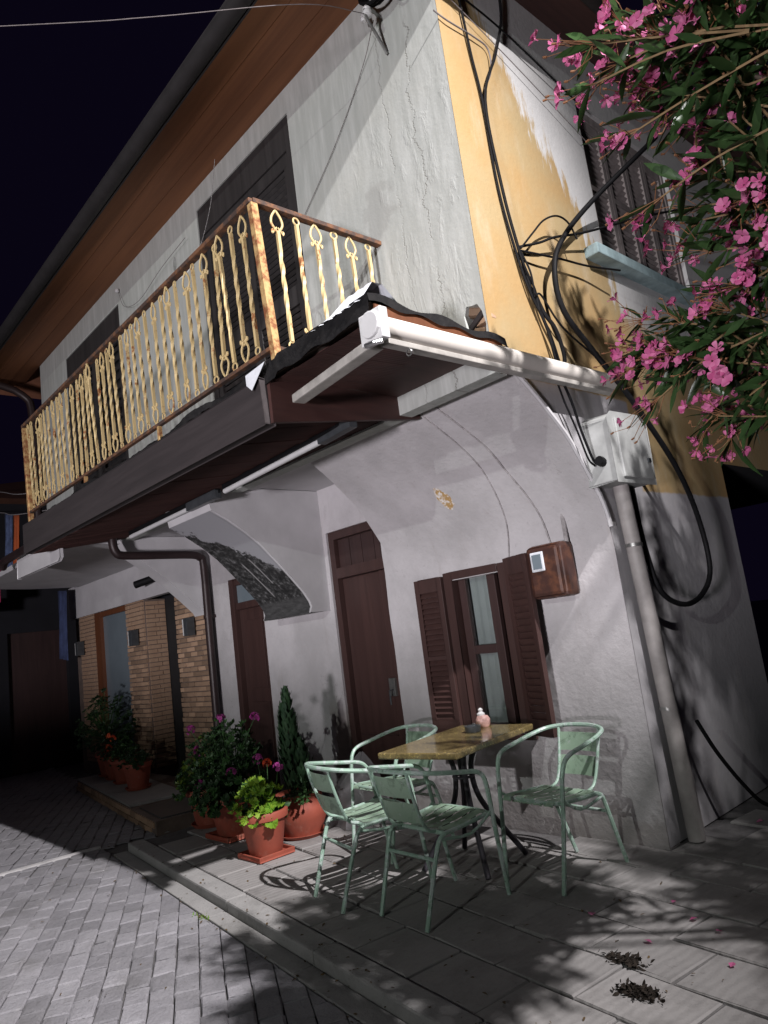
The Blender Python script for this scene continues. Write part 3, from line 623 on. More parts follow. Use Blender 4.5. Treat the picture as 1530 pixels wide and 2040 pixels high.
# ---- side window: two pairs of grey shutters, blue sill
part('window_frame', MB().box((XS-.11, 4.39, 3.72), (XS-.03, 4.43, 4.90)).box((XS-.11, 5.70, 3.72), (XS-.03, 5.74, 4.90)).box((XS-.11, 4.43, 4.84), (XS-.03, 5.70, 4.90)), 'grey_shutter_wood', H, bevel=.004)
part('dark_backing', MB().box((XS-.12, 4.39, 3.68), (XS-.115, 5.74, 4.9)), 'dark_void', H)
for k in range(4):
    shutter((XS-.055, 4.432+k*.318), pi/2, .314, 3.725, 4.838, [(3.80, 4.26), (4.30, 4.76)], 'grey_shutter_wood', nsl=.044)
part('window_sill', MB().box((XS-.11, 4.12, 3.60), (XS+.10, 5.80, 3.675)), 'sill_blue', H, bevel=.008)
# ---- balcony deck
part('balcony_deck', MB().box((-7.08, 2.06, 2.74), (-2.12, YU, 2.795)), 'mortar', H)
fb = part('fascia_beam', MB().extr([(-7.05,2.50),(-2.93,2.475),(-2.93,2.72),(-7.05,2.76)], fxz, 1.99, 2.055), 'fascia_wood', H, bevel=.008)
part('inner_beam', MB().box((-7.0, 2.06, 2.56), (-2.96, 2.13, 2.73)), 'deck_wood', H)
def soff(x): return 2.495
pm_ = MB().add([(-.049, 0, 0), (.049, 0, 0), (.049, 1.03, .165), (-.049, 1.03, .165)], [(0, 1, 2, 3)])
pm_ = MB()
for k in range(5):                                                   # beaded boarding: each plank carries five shallow ribs
    x0 = -.049+k*.0198; pm_.add([(x0, 0, 0), (x0+.003, 0, .006), (x0+.0168, 0, .006), (x0+.0198, 0, 0), (x0, 1.03, .165), (x0+.003, 1.03, .171), (x0+.0168, 1.03, .171), (x0+.0198, 1.03, .165)], [(0,1,5,4),(1,2,6,5),(2,3,7,6)])
pm_ = pm_.mesh('plank', 'deck_wood', fix=False)
so = part('balcony_soffit', MB().box((-7.04, 2.1, 2.70), (-2.96, 3.1, 2.735)), 'deck_wood', H)
for k in range(41): link('plank', pm_, so, (-6.99+k*.0995, 2.06, 2.492+rnd.gauss(0, .0015)))
ex = part('canopy_soffit', MB().box((-2.9, 2.10, 2.735), (-2.12, 3.0, 2.739)), 'deck_wood', H)
for k in range(8): link('plank', pm_, ex, (-2.85+k*.0995, 2.06, 2.705+rnd.gauss(0, .001)), None, (1, .94, .30))
part('end_board', MB().extr([(2.03,2.48),(2.03,2.72),(2.95,2.74),(3.02,2.70),(3.06,2.665),(3.13,2.655),(3.12,2.62)], YZ, -2.905, -2.935), 'deck_wood', H)
# tar membrane hanging wavy over the front edge, and the right hand side edge
tm = MB(); n_ = 130
def tarstrip(P, low):
    o = len(tm.v)
    for k, (q, dz) in enumerate(zip(P, low)):
        tm.v += [(q[0], q[1]+.12, q[2]+.012), (q[0], q[1], q[2]+.014), (q[0], q[1]-.008, q[2]-dz)] if True else []
    for k in range(len(P)-1):
        for j in range(2): tm.f.append((o+3*k+j, o+3*k+j+1, o+3*k+4+j, o+3*k+3+j))
P_ = []; lo = []
for k in range(n_+1):
    x_ = -6.95+k*(4.0/n_); P_.append((x_, 2.045+.012*sin(x_*7), 2.785+.012*sin(x_*3.1)+.009*sin(x_*9.7)+rnd.uniform(-.004, .004))); lo.append(.02+.018*abs(sin(x_*5.3))+rnd.uniform(0, .012))
tarstrip(P_, lo)
P_ = []; lo = []
for k in range(31):
    x_ = -2.95+k*(.86/30); P_.append((x_, 2.025, 2.80+.004*sin(k*.5)-.02*(k < 5))); lo.append(.085+.006*sin(k*.7)+rnd.uniform(0, .006))
tarstrip(P_, lo)
tm2 = MB()
for k in range(27):
    t_ = k/26; y_ = 2.02+t_*.96; tm2.v += [(-2.22, y_, 2.815+.01*sin(k)), (-2.09, y_, 2.815-.03*t_+.014*sin(k*.6)), (-2.082, y_, 2.775-.03*t_+.010*sin(k*.9))]
for k in range(26):
    for j in range(2): tm2.f.append((3*k+j, 3*k+j+1, 3*k+4+j, 3*k+3+j))
part('tar_edge', tm, 'tar', H, smooth=60); part('tar_edge', tm2, 'tar', H, smooth=60)
part('side_board', MB().box((-2.105, 2.06, 2.725), (-2.092, 2.95, 2.775)), 'oiled_wood', H)
# zinc flashing: ridged sheet on the canopy top and a torn corner piece
fl = MB(); kk = 12
for k in range(kk+1):
    x_ = -2.54+k*(.40/kk); up_ = .005*(k % 2); ri = .02+.085*min(1, k/6)
    fl.v += [(x_, 2.020-.005*(k % 2), 2.800+up_), (x_+.010, 2.10, 2.800+ri+up_), (x_+.012, 2.16, 2.802+ri+up_), (x_+.012, 2.30, 2.79+up_)]
fl.f = [(k*4+j, k*4+j+1, k*4+5+j, k*4+4+j) for k in range(kk) for j in range(3)]
part('flashing', fl, 'tin', H)
part('flashing', MB().add([(-3.05, 1.982, 2.775), (-2.86, 1.982, 2.785), (-2.90, 1.972, 2.735), (-2.975, 1.965, 2.665), (-3.03, 1.97, 2.71)], [(0,1,2,3,4)]), 'tin', H)
# ---- railing
rl = part('balcony_railing', MB().beam((-7.04, 2.03, 3.725), (-2.895, 2.035, 3.73), .045, .028).beam((-2.905, 2.035, 3.73), (-2.88, YU, 3.73), .045, .028), 'rust_rail', H, bevel=.004)
part('bottom_rail', MB().beam((-7.04, 2.055, 2.885), (-2.90, 2.065, 2.885), .03, .022).beam((-2.89, 2.07, 2.885), (-2.885, YU, 2.885), .03, .022), 'rust_rail', rl, bevel=.003)
for q in (((-2.905, 2.04, 3.715), (-2.88, 2.075, 2.80)), ((-7.03, 2.035, 3.71), (-7.03, 2.06, 2.78))):
    part('post', MB().beam(q[0], q[1], .042, .042, (0, 1, 0)), 'rust_post', rl, bevel=.003)
for x_ in (-5.6, -4.25): part('foot', MB().beam((x_, 2.06, 2.88), (x_, 2.06, 2.78), .025, .025, (0, 1, 0)), 'rust_post', rl)
def ring(mb, c, r, n=14, t=.0055):
    mb.tube([(c[0]+r*sin(2*pi*k/n), c[1], c[2]+r*cos(2*pi*k/n)) for k in range(n)], t, 6, close=True)
def leafloop(mb, z0, s, sgn):                                     # pointed loop of two bars with curled tips at its foot
    for q in (-1, 1):
        mb.tube([(0, 0, z0), (q*.012, 0, z0+sgn*.012), (q*.036, 0, z0+sgn*.05), (q*.030, 0, z0+sgn*.09), (q*.008, 0, z0+sgn*.125), (0, 0, z0+sgn*.135)], .0068, 6, sub=3)
        mb.tube([(q*.004, 0, z0+sgn*.03), (q*.020, 0, z0+sgn*.012), (q*.034, 0, z0-sgn*.008), (q*.038, 0, z0+sgn*.008), (q*.030, 0, z0+sgn*.013)], .0052, 6, sub=3)
def baluster(flip):
    mb = MB(); Lh = .815; a = .0094; nn = 26; zb, zt = .045, Lh-.125
    if flip: zb, zt = .125, Lh-.045
    o = len(mb.v)
    for k in range(nn+1):
        t_ = k/nn; tw = 0 if t_ < .2 else (1 if t_ > .8 else (t_-.2)/.6); tw *= pi*2.0; ww = .0016*sin(max(0, min(1, (t_-.2)/.6))*pi*6)
        for j in range(4):
            an = tw+pi/4+j*pi/2; mb.v.append((ww+a*1.41*cos(an), a*1.41*sin(an), zb+(zt-zb)*t_))
    for k in range(nn):
        for j in range(4): mb.f.append((o+k*4+j, o+k*4+(j+1) % 4, o+k*4+4+(j+1) % 4, o+k*4+4+j))
    if flip: ring(mb, (0, 0, Lh-.024), .021); leafloop(mb, .132, 1, -1)
    else: ring(mb, (0, 0, .022), .021); leafloop(mb, Lh-.132, 1, 1)
    return mb.mesh('baluster', 'rail_paint', smooth=45)
bal = [baluster(False), baluster(True)]
n_ = 35
for k in range(n_):
    x_ = -7.03+(k+1)*(4.12/(n_+1)); link('baluster', bal[k % 2], rl, (x_+rnd.gauss(0, .004), 2.06, 2.897), (radians(1.6)+rnd.gauss(0, .012), rnd.gauss(0, .014), rnd.gauss(0, .12)))
for k in range(6):
    y_ = 2.065+(k+.95)*(.86/6.35); link('baluster', bal[(k) % 2], rl, (-2.889, y_, 2.897), (0, radians(-1.2)+rnd.gauss(0, .008), pi/2+rnd.gauss(0, .1)))
# ---- roof: boarded eaves, gutter, tiled slopes
ev = MB().add([(-10.2, 2.27, 5.235), (-1.80, 2.27, 5.235), (-1.80, YU, 5.40), (-10.2, YU, 5.40), (-10.2, 2.27, 5.26), (-1.80, 2.27, 5.26), (-1.80, YU, 5.425), (-10.2, YU, 5.425)], [(0,1,2,3),(4,5,6,7),(0,1,5,4),(0,3,7,4),(1,2,6,5),(2,3,7,6)])
ef = part('eaves', ev, 'soffit_wood', H)
for k, (y0, y1) in enumerate(((2.275, 2.50), (2.504, 2.73), (2.734, YU))):
    z0 = 5.235+(y0-2.27)*.2437; z1 = 5.235+(y1-2.27)*.2437
    part('plank', MB().add([(-10.2, y0, z0-.012), (XS, y0, z0-.012), (XS, y1, z1-.012), (-10.2, y1, z1-.012), (-10.2, y0, z0), (XS, y0, z0), (XS, y1, z1), (-10.2, y1, z1)], [(0,1,2,3),(0,1,5,4),(2,3,7,6),(0,3,7,4),(1,2,6,5)]), 'soffit_wood', ef)
es = part('eaves', MB().add([(XS, 2.27, 5.415), (-1.80, 2.27, 5.25), (-1.80, 9.3, 5.25), (XS, 9.3, 5.415)], [(0,1,2,3)]), 'deck_wood', H)
part('gutter', MB().tube([(-10.3, 2.205, 5.215), (-1.74, 2.205, 5.215)], .062, 14).box((-10.3, 2.255, 5.17), (-1.74, 2.268, 5.27)), 'zinc_gutter', H, smooth=True)
part('gutter', MB().tube([(-1.745, 2.15, 5.23), (-1.745, 9.3, 5.23)], .055, 12), 'zinc_gutter', H, smooth=True)
part('roof', MB().add([(-10.3, 2.2, 5.27), (-1.74, 2.2, 5.27), (-1.74, 9.3, 5.27), (-10.3, 9.3, 5.27), (-8, 5.6, 6.5), (-3.8, 5.6, 6.5)], [(0,1,5,4),(1,2,5),(2,3,4,5),(3,0,4)]), 'roof_tile', H)
part('corner_downpipe', MB().tube([(-9.55, 2.3, 5.15), (-9.52, 2.75, 5.0), (-9.50, 2.86, 4.6), (-9.50, 2.86, 2.7)], .05, 10, sub=4), 'brown_pipe', H, smooth=True)
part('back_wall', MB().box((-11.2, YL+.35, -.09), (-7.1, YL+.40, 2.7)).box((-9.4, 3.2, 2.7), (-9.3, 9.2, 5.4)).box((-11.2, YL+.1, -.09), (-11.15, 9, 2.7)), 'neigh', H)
# ------------------------------------------------------------------ fixtures on the house
aw = thing('awning', (-2.05, 3.0, 2.55), 'rolled cream awning in its long bar under the canopy edge, with folded grey arm', 'awning')
part('roller', MB().tube([(-2.055, 2.03, 2.635), (-2.055, 3.93, 2.665)], .055, 18), 'cream', aw, smooth=True)
part('front_bar', MB().beam((-2.05, 2.05, 2.572), (-2.05, 3.93, 2.603), .05, .026), 'arm_grey', aw, bevel=.004)
part('end_bracket', MB().box((-2.13, 1.985, 2.565), (-1.99, 2.03, 2.705)).tube([(-2.055, 1.97, 2.64), (-2.055, 2.035, 2.64)], .06, 16), 'plastic_white', aw, bevel=.006)
part('crank_eye', MB().tube([(-2.1, 1.985, 2.565), (-2.03, 1.97, 2.55), (-2.0, 1.99, 2.55)], .012, 8).tube([(-2.02+.016*cos(2*pi*k/10), 2.16, 2.535+.016*sin(2*pi*k/10)) for k in range(10)], .003, 5, close=True), 'chrome', aw, smooth=True)
part('folding_arm', MB().beam((-2.85, 2.16, 2.60), (-2.12, 2.07, 2.60), .075, .045), 'arm_grey', aw, bevel=.008)
# fluorescent battens under the balcony
for (a, b, c_, lab) in (((-2.93, 2.59), (-3.29, 2.63), (-4.60, 2.70), 'fluorescent tube batten under the balcony, nearest the street corner'), ((-4.72, 2.72), (-5.22, 2.73), (-6.45, 2.75), 'fluorescent tube batten under the balcony above the bent downpipe')):
    t = thing('tube_light', ((a[0]+c_[0])/2, a[1], 2.57), lab, 'light fixture', 'fluorescent battens under the balcony')
    part('housing', MB().beam((a[0], a[1], 2.575), (c_[0], c_[1]+.01, 2.575), .05, .04), 'black_rubber', t, bevel=.005)
    part('cap', MB().beam((a[0], a[1], 2.555), (b[0], b[1], 2.555), .058, .07), 'charcoal', t, bevel=.008)
    part('tube', MB().tube([(b[0], b[1]-.008, 2.540), (c_[0]+.02, c_[1], 2.540)], .020, 10), 'plastic_white', t, smooth=True)
# downpipe
dp = thing('downpipe', (-6.92, 3.70, 0), 'dark brown downpipe bending out from the wall beside the brick pillar', 'downpipe')
part('pipe', MB().tube([(-6.92, 2.77, 2.66), (-6.92, 2.77, 2.55), (-6.92, 2.80, 2.47), (-6.92, 2.88, 2.44), (-6.92, 3.3, 2.435), (-6.92, 3.60, 2.43), (-6.92, 3.70, 2.40), (-6.92, 3.735, 2.30), (-6.92, 3.735, 1.5), (-6.92, 3.735, -.02)], .042, 14, sub=3), 'brown_pipe', dp, smooth=True)
for z_ in (.7, 1.75): part('clamp', MB().tube([(-6.92, 3.735, z_), (-6.92, 3.735, z_+.03)], .048, 14).box((-6.935, 3.77, z_), (-6.905, 3.826, z_+.03)), 'brown_pipe', dp, smooth=True)
part('pilaster', MB().box((-7.09, YL-.035, 0), (-6.99, YL-.002, 2.3)), 'white', H, bevel=.006)
# security camera, wall lamps
cm = thing('security_camera', (-8.30, 3.78, 2.36), 'small black bullet camera on the white board over the brick shop', 'camera')
part('body', MB().tube([(-8.22, 3.76, 2.36), (-8.40, 3.60, 2.31)], .045, 12), 'black_rubber', cm, smooth=True)
part('mount', MB().tube([(-8.20, 3.793, 2.37), (-8.26, 3.70, 2.35)], .02, 8).box((-8.24, 3.78, 2.33), (-8.16, 3.793, 2.41)), 'plastic_white', cm, smooth=True)
for x_, lab in ((-7.42, 'box wall lamp on the brick pillar next to the downpipe'), (-8.93, 'box wall lamp on the narrow middle brick pillar'), (-10.85, 'box wall lamp on the leftmost dim brick pillar')):
    t = thing('wall_lamp', (x_, YL-.02, 1.60), lab, 'wall lamp', 'unlit lamps on the brick pillars')
    part('lamp_box', MB().box((x_-.02, YL-.12, 1.60), (x_+.06, YL-.02, 1.80)), 'charcoal', t, bevel=.006)
    part('lamp_shade', MB().box((x_-.055, YL-.115, 1.61), (x_-.02, YL-.03, 1.79)), 'plastic_white', t, bevel=.004)
# electricity meter
mt = thing('electricity_meter', (-2.54, 3.80, 1.43), 'rusty brown electricity meter box with small window beside the shutter', 'meter box')
part('box', MB().box((-2.69, 3.68, 1.43), (-2.43, 3.815, 1.765)), 'meter', mt, bevel=.03)
part('lid', MB().box((-2.675, 3.655, 1.445), (-2.445, 3.685, 1.75)), 'meter', mt, bevel=.022)
part('window', MB().box((-2.645, 3.648, 1.60), (-2.55, 3.658, 1.72)), 'tin', mt, bevel=.006)
part('dial_pane', MB().box((-2.63, 3.644, 1.615), (-2.565, 3.650, 1.705)), 'misty', mt)
part('conduit', MB().tube([(-2.45, 3.78, 1.74), (-2.455, 3.79, 1.95)], .014, 8), 'white_wire', mt, smooth=True)
# cable cabinet with twin conduits on the side wall
cb = thing('cable_box', (-2.05, 3.85, 2.02), 'weathered grey cable box above two conduits on the side wall', 'cable box')
part('box', MB().extr([(3.62,2.03),(3.62,2.40),(3.66,2.43),(4.02,2.44),(4.05,2.40),(4.05,2.03)], lambda a, b, d: (d, a+.06, b), XS+.002, -1.98), 'box_grey', cb, bevel=.012)
part('door', MB().box((-1.983, 3.74, 2.05), (-1.966, 4.08, 2.40)), 'box_grey', cb, bevel=.006)
part('latch', MB().box((-1.968, 4.03, 2.15), (-1.955, 4.06, 2.175)), 'charcoal', cb)
part('cable_gland', MB().tube([(-2.06, 3.69, 2.15), (-2.06, 3.64, 2.16)], .028, 10), 'black_rubber', cb, smooth=True)
cd = thing('conduit_pipes', (-2.1, 4.0, 0), 'pair of grey conduits running down the side wall from the cable box', 'conduit')
part('pipe', MB().tube([(-2.095, 3.90, 2.03), (-2.09, 3.93, 1.4), (-2.08, 3.98, .01)], .047, 14), 'pipe_grey', cd, smooth=True)
part('pipe', MB().tube([(-2.125, 3.99, 2.03), (-2.12, 4.02, 1.4), (-2.105, 4.075, .03)], .030, 12), 'pipe_grey', cd, smooth=True)
for z_, y_ in ((1.66, 3.915), (.72, 3.955)): part('clamp', MB().tube([(-2.09, y_, z_), (-2.09, y_+.001, z_+.02)], .051, 12), 'steel', cd, smooth=True)
# cables
def cable(name, pts, r, label, mat='black_rubber', sub=6, n=7, group=None, cat='cable'):
    return tag(part(name, MB().tube(pts, r, n, sub=sub), mat, None, smooth=True), label, cat, group)
cable('cable', [(-1.75,4.62,4.44),(-2.0,4.04,3.9),(-2.04,3.65,3.53),(-2.05,3.52,3.3),(-2.06,3.56,3.06),(-2.03,3.76,2.83),(-1.97,3.99,2.54),(-1.95,4.35,2.15),(-2.0,4.64,1.83),(-2.02,4.71,1.5),(-2.04,4.57,1.34),(-2.05,4.32,1.29),(-2.06,4.08,1.38),(-2.08,4.03,1.6),(-2.10,4.03,1.9),(-2.10,4.02,2.05)], .0165, 'thick black cable looping down past the cable box and back up', n=10)
cable('cable', [(-2.13,3.60,5.38),(-2.14,3.58,5.11),(-2.13,3.43,4.77),(-2.135,3.24,4.36),(-2.135,3.26,3.78),(-2.13,3.32,3.38),(-2.13,3.38,3.15),(-2.12,3.45,2.94),(-2.13,3.50,2.74)], .0095, 'black cable bowing out at the top of the yellow wall and running down it')
cable('cable', [(-2.15,3.14,5.3),(-2.14,3.16,4.94),(-2.145,3.19,4.65),(-2.145,3.225,4.36),(-2.15,3.24,3.8),(-2.14,3.30,3.38),(-2.13,3.36,3.15),(-2.12,3.46,2.94),(-2.13,3.53,2.76)], .008, 'straight black cable running down the yellow wall near its corner')
cable('cable', [(-2.14,3.40,3.2),(-2.12,3.44,3.05),(-2.10,3.50,2.95),(-2.11,3.56,2.8),(-2.13,3.55,2.7)], .012, 'short black cable tail bunched over the awning bar')
cable('wire', [(-2.15,2.90,4.80),(-2.14,3.0,4.78),(-2.14,3.25,4.80),(-2.14,3.37,4.78),(-2.14,3.36,4.62),(-2.14,3.26,4.45)], .005, 'thin wire looping from the house corner over the yellow wall', 'thin_wire', cat='wire')
cable('wire', [(-2.14,3.0,5.05),(-2.12,3.54,4.99),(-2.12,4.42,4.83)], .006, 'thin dark wire slanting from the corner down to the shuttered window', cat='wire')
cable('wire', [(-2.14,3.0,4.98),(-2.13,3.6,4.80),(-2.12,4.44,4.52)], .003, 'faint thin wire below the slanting one by the shuttered window', 'thin_wire', cat='wire')
cable('cable', [(-2.13,3.31,3.43),(-2.10,3.5,3.50),(-2.08,3.65,3.57),(-2.06,4.02,3.71),(-1.95,4.69,3.98),(-1.7,5.2,4.1)], .008, 'twisted black cable crossing in front of the grey shutters')
cable('cable', [(-2.13,3.31,3.41),(-2.11,3.46,3.42),(-2.10,3.70,3.45),(-2.09,4.0,3.48),(-2.03,4.3,3.50)], .007, 'black cable running from the wall hook to the blue sill')
cable('wire', [(-2.12,3.32,3.42),(-2.07,3.40,3.52),(-2.06,3.52,3.63),(-2.06,3.68,3.71),(-2.06,3.80,3.70),(-2.05,3.85,3.60)], .006, 'thin black wire arching between the wall hook and thick cable', cat='wire')
cable('wire', [(-2.13,3.32,3.42),(-2.11,3.36,3.28),(-2.11,3.37,3.14),(-2.11,3.43,3.15),(-2.10,3.58,2.98),(-2.10,3.90,2.85)], .006, 'thin black wire drooping from the wall hook across the yellow wall', cat='wire')
cable('wire', [(-2.13,3.30,3.45),(-2.12,3.33,3.30),(-2.12,3.39,3.18),(-2.12,3.40,3.05)], .007, 'short black wire hanging at the wall hook', cat='wire')
cable('wire', [(-2.07,3.42,2.62),(-2.08,3.50,2.5),(-2.09,3.56,2.35),(-2.09,3.62,2.2),(-2.09,3.66,2.15)], .008, 'upper black wire dropping from the awning bar into the cable box', cat='wire')
cable('wire', [(-2.09,3.40,2.62),(-2.10,3.46,2.5),(-2.10,3.54,2.33),(-2.10,3.60,2.18),(-2.10,3.66,2.14)], .006, 'lower black wire dropping from the awning bar into the cable box', cat='wire')
def oncove(x, z):
    for (a0, b0), (a1, b1) in zip(prof[:-1], prof[1:]):
        if b1 <= z <= b0: return (x, a0+(a1-a0)*(b0-z)/(b0-b1)-.004, z)
    return (x, YL-.004, z)
cable('wire', [oncove(-2.80, 2.74), oncove(-2.77, 2.66), oncove(-2.72, 2.52), oncove(-2.68, 2.40), oncove(-2.66, 2.25), oncove(-2.62, 2.1), oncove(-2.60, 1.95), oncove(-2.585, 1.76)], .006, 'painted-over cable following the cove down to the meter box', 'white_wire', cat='wire')
cable('wire', [oncove(-2.90, 2.66), oncove(-2.88, 2.58), oncove(-2.84, 2.45), oncove(-2.82, 2.30), oncove(-2.83, 2.12), oncove(-2.87, 1.95), oncove(-2.93, 1.74)], .005, 'thin painted wire following the cove down to the window corner', 'white_wire', cat='wire')
cable('wire', [(-9.5,-5.2,5.75),(-6.5,-1.95,5.32),(-3.74,1.05,4.96),(-3.17,1.67,4.90),(-2.60,2.3,4.87),(-2.56,2.79,5.05)], .0024, 'pale wire crossing the night sky to the eaves', 'thin_wire', cat='wire')
cable('wire', [(-2.57,2.85,5.05),(-2.80,2.93,4.92),(-3.15,2.935,4.6),(-3.60,2.935,4.28)], .0025, 'thin wire from the wall insulator slanting to the balcony door', 'thin_wire', cat='wire')
cable('wire', [(-4.15,2.62,5.0),(-4.10,2.5,4.5),(-4.06,2.3,4.0),(-4.02,2.05,3.74)], .002, 'thin line hanging from the eaves to the balcony rail', 'white_wire', cat='wire')
cable('wire', [(-6.75,2.93,5.22),(-6.55,2.90,4.95),(-6.2,2.90,4.86),(-5.7,2.90,4.95),(-5.2,2.90,5.0)], .0025, 'slack thin wire on the upper wall between the balcony doors', 'thin_wire', cat='wire')
cable('wire', [(-7.78,3.785,2.60),(-7.77,3.786,2.4),(-7.79,3.786,2.2)], .004, 'thin wire hanging on the white board by the camera', 'thin_wire', cat='wire')
cable('cable', [(-2.05,4.18,.62),(-2.0,4.26,.42),(-1.95,4.42,.2),(-1.93,4.62,.05),(-1.9,4.9,.012)], .012, 'black cable leaving the conduits near the ground')
ins = thing('insulator_bracket', (-2.57, 2.93, 5.0), 'iron hook bracket with white insulators and coiled black cable under the eaves', 'bracket')
part('bracket', MB().tube([(-2.60, 2.95, 5.15), (-2.57, 2.80, 5.12), (-2.56, 2.78, 5.02), (-2.57, 2.86, 4.95), (-2.575, 2.94, 4.86)], .010, 7, sub=4), 'steel', ins, smooth=True)
part('insulator', MB().lathe([(.012,0),(.028,.01),(.03,.03),(.018,.045),(.026,.055),(.012,.075)], (-2.56, 2.79, 5.03), 12), 'plastic_white', ins, smooth=True)
part('insulator', MB().lathe([(.012,0),(.022,.01),(.022,.03),(.012,.05)], (-2.66, 2.86, 5.12), 12), 'plastic_white', ins, smooth=True)
cl_ = MB()
for k in range(3): cl_.tube([(-2.48+.13*cos(2*pi*j/20), 2.80+.03*k+.01*sin(j), 5.19+.075*sin(2*pi*j/20)+.012*k) for j in range(20)], .011, 6, close=True)
part('cable_coil', cl_, 'black_rubber', ins, smooth=True)
cl_ = MB().tube([(-2.35+.05*cos(2*pi*j/14), 2.86, 5.12+.05*sin(2*pi*j/14)) for j in range(14)], .010, 6, close=True)
tag(part('cable_loop', cl_, 'black_rubber', None, smooth=True), 'small black cable loop hanging at the corner below the eaves', 'cable')
tag(part('insulator', MB().lathe([(.01,0),(.022,.008),(.022,.03),(.01,.045)], (-6.75, 2.92, 5.20), 10), 'plastic_white', None, smooth=True), 'small white insulator on the upper wall left of the vent hole', 'insulator')
# ------------------------------------------------------------------ CHAIRS AND TABLE
def chair_meshes():
    me = {}
    loop = [(.205,.275,0),(.225,.225,.30),(.240,.190,.56),(.247,.165,.63),(.250,.115,.668),(.250,.0,.69),(.243,-.14,.715),(.205,-.245,.735),(.11,-.300,.745),(0,-.315,.747)]
    full = loop+[(-a, b, c) for a, b, c in reversed(loop[:-1])]
    me['armrest'] = MB().tube(full[2:-2], .0125, 8, sub=4, caps=True).mesh('armrest', 'chair', True)
    me['legf'] = [MB().tube([full[i] for i in (0, 1, 2)], .0125, 8, sub=3).mesh('leg', 'chair', True), MB().tube([full[i] for i in (-1, -2, -3)], .0125, 8, sub=3).mesh('leg', 'chair', True)]
    me['legr'] = [MB().tube([(s*.180,-.300,0),(s*.188,-.215,.25),(s*.196,-.165,.38),(s*.20,-.12,.412)], .0125, 8, sub=3).mesh('leg', 'chair', True) for s in (1, -1)]
    rim = MB()
    rim.tube([(-.20,-.12,.412),(-.205,.0,.418),(-.205,.17,.43),(-.16,.215,.432),(0,.225,.432),(.16,.215,.432),(.205,.17,.43),(.205,0,.418),(.20,-.12,.412)], .0115, 8, sub=4)
    rim.tube([(-.20,-.12,.412),(.20,-.12,.412)], .0115, 8)
    me['seat_frame'] = rim.mesh('seat_frame', 'chair', True)
    me['post'] = [MB().tube([(s*.150,-.285,.742),(s*.145,-.262,.64),(s*.138,-.215,.50),(s*.135,-.175,.435),(s*.135,-.12,.416)], .0095, 8, sub=4).mesh('back_post', 'chair', True) for s in (1, -1)]
    def slab(P0, P1, nx, curve, th):                       # bent sheet between two rows
        mb = MB()
        for (y, z) in (P0, P1):
            for k in range(nx+1):
                t = k/nx*2-1; mb.v.append((t*.137, y-curve*(1-t*t), z))
        mb.f = [(k, k+1, nx+2+k, nx+1+k) for k in range(nx)]
        me_ = mb.mesh('back_slat', 'chair_panel', 60, fix=False); return me_
    me['bs'] = [slab((-.258+.006, .605), (-.281+.006, .708), 8, .016, .004), slab((-.218+.006, .475), (-.250+.006, .580), 8, .016, .004)]
    me['ss'] = []
    for k in range(5):
        x0 = -.188+k*.077; x1 = x0+.066; mb = MB(); ys = [(-.115, .424), (-.05, .420), (.05, .424), (.15, .438), (.20, .443), (.228, .436), (.238, .418)]
        for y, z in ys: mb.v += [(x0, y, z), ((x0+x1)/2, y, z+.004), (x1, y, z)]
        for j in range(len(ys)-1): mb.f += [(3*j, 3*j+1, 3*j+4, 3*j+3), (3*j+1, 3*j+2, 3*j+5, 3*j+4)]
        me['ss'].append(mb.mesh('seat_slat', 'chair_panel', 60, fix=False))
    me['st'] = MB().tube([(-.190,-.195,.30),(.190,-.195,.30)], .0095, 8).mesh('stretcher', 'chair', True)
    me['st2'] = [MB().tube([(s*.20,-.15,.39),(s*.215,.05,.37),(s*.232,.205,.45)], .0085, 8, sub=3).mesh('side_brace', 'chair', True) for s in (1, -1)]
    return me
CM = chair_meshes()
def chair(x, y, rz, sc, label):
    t = thing('cafe_chair', (x, y, .003), label, 'chair', 'green metal chairs around the table', rz)
    t.scale = (sc,)*3
    for nm, key in (('armrest', 'armrest'), ('seat_frame', 'seat_frame'), ('stretcher', 'st')): link(nm, CM[key], t, (0,0,0), local=True)
    for k in range(2):
        for nm, key in (('leg', 'legf'), ('leg', 'legr'), ('back_post', 'post'), ('back_slat', 'bs'), ('side_brace', 'st2')): link(nm, CM[key][k], t, (0,0,0), local=True)
    for k in range(5): link('seat_slat', CM['ss'][k], t, (0,0,0), local=True)
    return t
chair(-2.745, 2.64, radians(-3), .93, 'green metal armchair in the middle with its back to the street')
chair(-3.24, 2.60, radians(-12), .93, 'green metal armchair nearest the big terracotta pot with lime leaves')
chair(-2.455, 3.27, radians(174), .94, 'green metal armchair at the right end beside the house corner')
chair(-3.64, 3.20, radians(177), .94, 'green metal armchair behind the table before the brown door')
tb = thing('cafe_table', (-3.0, 3.16, .003), 'narrow bistro table with speckled golden top and dark curved legs', 'table', None, radians(9))
o = link('tabletop', MB().box((-.265, -.43, .660), (.265, .43, .695)).mesh('tabletop', 'table_top', bevel=.008), tb, (0,0,0), local=True)
for k in range(4):
    a = pi/4+k*pi/2; ca, sa = cos(a), sin(a)
    link('leg', MB().tube([(ca*.19, sa*.19, .655), (ca*.10, sa*.10, .63), (ca*.055, sa*.055, .55), (ca*.055, sa*.055, .42), (ca*.10, sa*.10, .30), (ca*.20, sa*.20, .15), (ca*.30, sa*.30, .006)], .016, 8, sub=4).mesh('leg', 'table_leg', True), tb, (0,0,0), local=True)
link('tie_ring', MB().tube([(.06*cos(2*pi*k/12), .06*sin(2*pi*k/12), .48) for k in range(12)], .008, 6, close=True).mesh('tie_ring', 'table_leg', True), tb, (0,0,0), local=True)
at = thing('ashtray', (-3.03, 3.33, .698), 'black round ashtray on the golden table', 'ashtray')
